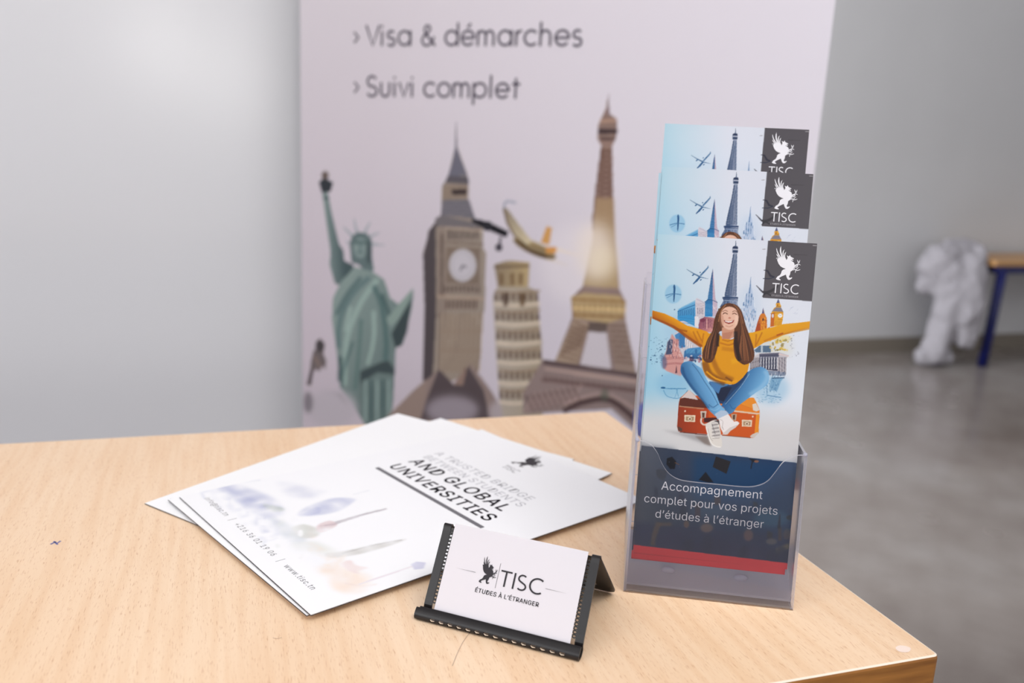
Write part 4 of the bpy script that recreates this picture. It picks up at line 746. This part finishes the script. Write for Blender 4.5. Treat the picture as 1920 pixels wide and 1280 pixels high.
def lattice(bm, x0, x1, P, nx, ny, wd=.00034, t=.0006):
    """expanded-metal diamonds laid along the straight run P[0]..P[1] of (back, z)"""
    A, B = np.array(P[0]), np.array(P[1]); L = np.linalg.norm(B-A); d = (B-A)/L; n = np.array([-d[1], d[0]])
    def pt(u, v, w): q = A+d*v+n*w; return (u, q[0], q[1])
    cx, cy = (x1-x0)/nx, L/ny
    for i in range(nx):
        for j in range(ny):
            for (ua, va), (ub, vb) in (((0, .5), (.5, 1)), ((.5, 1), (1, .5)), ((1, .5), (.5, 0)), ((.5, 0), (0, .5))):
                a = np.array([x0+(i+ua)*cx, (j+va)*cy]); b = np.array([x0+(i+ub)*cx, (j+vb)*cy]); q = (b-a)/np.linalg.norm(b-a); r = np.array([-q[1], q[0]])*wd
                v = [bm.verts.new(pt(*p, w)) for w in (-t/2, t/2) for p in (a-r, a+r, b+r, b-r)]
                for f in ((0,1,2,3),(7,6,5,4),(0,4,5,1),(2,6,7,3)): bm.faces.new([v[m] for m in f])
bm = bmesh.new(); lattice(bm, XL+.0045, XR-.0044, (on_panel(.003, .0016), on_panel(.047, .0016)), 28, 20); bmobj('panel_mesh', bm, M['black_metal'], stand)
# rear leg: rounded frame with mesh inside
RA, RB = np.array(rearP[4]), np.array(foot); RL = np.linalg.norm(RB-RA); rd = (RB-RA)/RL; rn = np.array([-rd[1], rd[0]])
def rear(u, v, t): q = RA+rd*v+rn*t; return (u, q[0], q[1])
bm = bmesh.new(); strip(bm, XL, XR, rearP[:6])
ro = 0.006; outer = [(XL, 0)]+[(XL+ro-ro*math.cos(a), RL-ro+ro*math.sin(a)) for a in np.linspace(0, math.pi/2, 7)]+[(XR-ro+ro*math.sin(a), RL-ro+ro*math.cos(a)) for a in np.linspace(0, math.pi/2, 7)]+[(XR, 0)]
inner = [(XL+.011, .006), (XL+.011, RL-.008), (XR-.011, RL-.008), (XR-.011, .006)]
def ringprism(bm, pts):
    prism(bm, pts, -.00045, .00045, rear)
nO = len(outer); half = nO//2
prism(bm, outer[:half]+[(outer[half-1][0], RL-.008), (XL+.011, RL-.008), (XL+.011, 0)], -.00045, .00045, rear)
prism(bm, [(outer[half-1][0], RL)]+outer[half:]+[(XR-.011, 0), (XR-.011, RL-.008), (outer[half-1][0], RL-.008)], -.00045, .00045, rear)
bmobj('rear_leg', bm, M['black_metal'], stand)
bm = bmesh.new(); a = RA+rd*.001; b = RA+rd*(RL-.0075); lattice(bm, XL+.0105, XR-.0105, (a, b), 28, 24); bmobj('rear_mesh', bm, M['black_metal'], stand)
# the card, its foot in the trough behind the lip
card = thing('business_card', 'white business card with a black winged emblem, upright in the black stand', 'card', CO, kx, KU, KN)
CB = -.0033
def card_bend(x, y): return .00028*np.sin(np.pi*np.clip(x/.085, 0, 1))
bm = bmesh.new(); nseg = 16; rows = []
for i in range(nseg+1):
    x = .085*i/nseg; z = float(card_bend(x, 0)); rows.append([bm.verts.new((x, y, z+dz)) for y, dz in ((CB, 0), (.0514, 0), (.0514, -.0004), (CB, -.0004))])
for A, B in zip(rows, rows[1:]):
    for k in range(4): bm.faces.new((A[k], B[k], B[(k+1) % 4], A[(k+1) % 4]))
bm.faces.new(rows[0]); bm.faces.new(rows[-1][::-1]); bmobj('stock', bm, M['card'], card)
PZ = .0005
flat('emblem', [np.c_[(P[:, 0]-222)*.0000240+.0235, -(P[:, 1]-776)*.0000268+.0206] for P in beast_polys()], M['black_ink'], card, PZ, 7)
flat('emblem_name', [np.c_[P[:, 0]*.01045+.0359, P[:, 1]*.0092+.0214] for P in bold_caps()], M['black_ink'], card, PZ)
flat('divider_rule', [[(.03435, .0196), (.03458, .0196), (.03458, .0341), (.03435, .0341)]], M['mid_ink'], card, PZ, 1)
words('strapline', [('\u00c9TUDES \u00c0 L\u2019\u00c9TRANGER', .0227+d, .0149+e, .0399) for d, e in ((-.00006, 0), (.00006, 0), (0, .00005))], M['black_ink'], card, PZ, 0, 1.06)
for P in ([(.0062, .0258), (.0203, .0257), (.0203, .02595)], [(.0645, .0257), (.0783, .0258), (.0645, .02595)]): flat('side_rule', [P], M['mid_ink'], card, PZ, 1)

# ------------------------------------------------------------------ roll-up banner
BO = np.array([-.38361, 1.52845, 0]); gx, gb = rot2(-.352005)
banner = thing('roll_up_banner', 'tall pale roll-up banner printed with world landmarks, standing behind the desk', 'banner', (BO[0], BO[1], 0), gx, gb, (0, 0, 1))
BW = .85; Z0 = .085; Z1 = DESK+1.23; art = poster_art()
bm = bmesh.new(); box(bm, 0, .0006, Z1-1.95+.0, BW, .0014, Z1); bmobj('backing', bm, M['banner_back'], banner)
ps = printed('banner_sheet', art, BW, 1.95, M['banner_ink'], banner, 0); ps.matrix_local = Matrix(((1,0,0,0),(0,0,-1,0),(0,1,0,Z1-1.95),(0,0,0,1)))
def place(text, a, b, size_w=7.2):
    A, B = hmap(art.H, [a, b])/1000; ll, x1 = lettering(text, 1, .16, 0, 0, .10); k = (B[0]-A[0])/(x1-.14)
    return [np.c_[P[:, 0]*k+A[0], P[:, 1]*k+(1.95-A[1])+(P[:, 0]*k)/(B[0]-A[0])*(A[1]-B[1])*.5] for P in ll]
flat('banner_lettering', place('Visa & d\u00e9marches', (688, 86.5), (1093, 86)), M['soft_ink'], ps, .0006)
flat('banner_lettering', place('Suivi complet', (688, 181), (975, 182)), M['soft_ink'], ps, .0006)
flat('bullet_arrow', place('>', (665, 87), (679, 87)), M['soft_ink'], ps, .0006); flat('bullet_arrow', place('>', (665, 180), (679, 180)), M['soft_ink'], ps, .0006)
bm = bmesh.new(); box(bm, -.015, -.05, .012, BW+.015, .07, .085); bevel(bm, .012, 3); bmobj('base_cassette', bm, M['alu'], banner, True)
for x in (.15, BW-.30):
    bm = bmesh.new(); box(bm, x-.02, -.15, 0, x+.02, .17, .012); bmobj('foot', bm, M['alu'], banner)
bm = bmesh.new(); box(bm, -.004, -.008, Z1-.01, BW+.004, .012, Z1+.02); bevel(bm, .005, 2); bmobj('top_rail', bm, M['alu'], banner)
bm = bmesh.new(); tube(bm, [(BW/2, .03, .08), (BW/2, .03, Z1)], .009, 10); bmobj('support_pole', bm, M['alu'], banner, True)

# ------------------------------------------------------------------ far corner: low bench with a white cloth, and the blue bin behind the desk
ax, ab = rot2(.375); BH = .545; bo = np.array([2.55, 4.53, 0])
bench = thing('low_bench', 'low wooden bench with navy blue legs by the far wall', 'bench', bo, ax, ab, (0, 0, 1))
bm = bmesh.new(); box(bm, -.05, -.02, BH, 1.12, .32, BH+.03); bevel(bm, .006, 2); bmobj('bench_top', bm, M['bench_wood'], bench)
for sx in (.0, 1.06):
    for sy in (.0, .29):
        bm = bmesh.new(); tube(bm, [(sx, sy, 0), (sx+(.03 if sx == 0 else -.03), sy, BH-.02)], .026, 12); bmobj('leg', bm, M['blue_paint'], bench, True)
bm = bmesh.new(); box(bm, -.02, -.012, BH-.04, 1.08, .012, BH); box(bm, -.02, .278, BH-.04, 1.08, .302, BH); box(bm, -.012, 0, BH-.04, .012, .29, BH); box(bm, 1.05, 0, BH-.04, 1.075, .29, BH); bmobj('under_frame', bm, M['blue_paint'], bench)
def blob(parts, name, material, parent, voxel=.016, seed=3):
    bm = bmesh.new()
    for P, r in parts: tube(bm, P, r, 14)
    me = bpy.data.meshes.new(name); bm.to_mesh(me); bm.free(); o = link(name, me, material, parent)
    md = o.modifiers.new('merge', 'REMESH'); md.mode = 'VOXEL'; md.voxel_size = voxel; md.use_smooth_shade = True
    sm = o.modifiers.new('soften', 'SMOOTH'); sm.iterations = 5; sm.factor = .6
    tx = bpy.data.textures.new(name+'_folds', 'CLOUDS'); tx.noise_scale = .07; d = o.modifiers.new('folds', 'DISPLACE'); d.texture = tx; d.strength = .045; d.mid_level = .5; d.texture_coords = 'LOCAL'
    return o
T = BH+.03
cloth = thing('white_cloth', 'crumpled white cloth draped over the near end of the low bench', 'cloth', bo, ax, ab, (0, 0, 1))
blob([([(-.06, .05, T+.04), (-.09, .15, T+.055), (-.06, .30, T+.04)], [.03, .05, .045]), ([(-.33, .17, T-.10), (-.25, .16, T-.03), (-.10, .15, T+.03)], [.06, .10, .07]), ([(-.33, .20, T-.19), (-.26, .17, T-.10), (-.20, .14, T-.16)], [.04, .09, .08]),
 ([(-.11, .08, T+.02), (-.15, .05, T-.12), (-.15, .03, T-.28), (-.135, .02, T-.47)], [.05, .075, .075, .045]), ([(-.085, .04, T+.03), (-.11, .0, T-.2), (-.12, -.0, T-.42)], [.025, .045, .04]),
 ([(-.20, .09, T-.02), (-.22, .08, T-.18), (-.235, .08, T-.34), (-.27, .08, T-.46), (-.29, .07, .06)], [.05, .075, .07, .07, .055]), ([(-.38, .09, .055), (-.29, .06, .05), (-.20, .03, .05)], [.04, .055, .035])], 'cloth_folds', M['cloth'], cloth)
bx_, by_ = .262, 1.06
binn = thing('waste_bin', 'blue plastic bin standing on the floor behind the leaflet holder', 'bin', (bx_, by_, 0))
bm = bmesh.new(); bh = .70; seg = 32; rows = []
for z, r in ((0, .072), (.02, .076), (bh-.03, .094), (bh-.03, .099), (bh, .1), (bh, .094), (.03, .072)): rows.append([bm.verts.new((r*math.cos(2*math.pi*k/seg), r*math.sin(2*math.pi*k/seg), z)) for k in range(seg)])
for A, B in zip(rows, rows[1:]):
    for k in range(seg): bm.faces.new((A[k], A[(k+1) % seg], B[(k+1) % seg], B[k]))
bm.faces.new(rows[0][::-1]); bm.faces.new(rows[-1]); bmobj('tub', bm, M['bin'], binn, True)
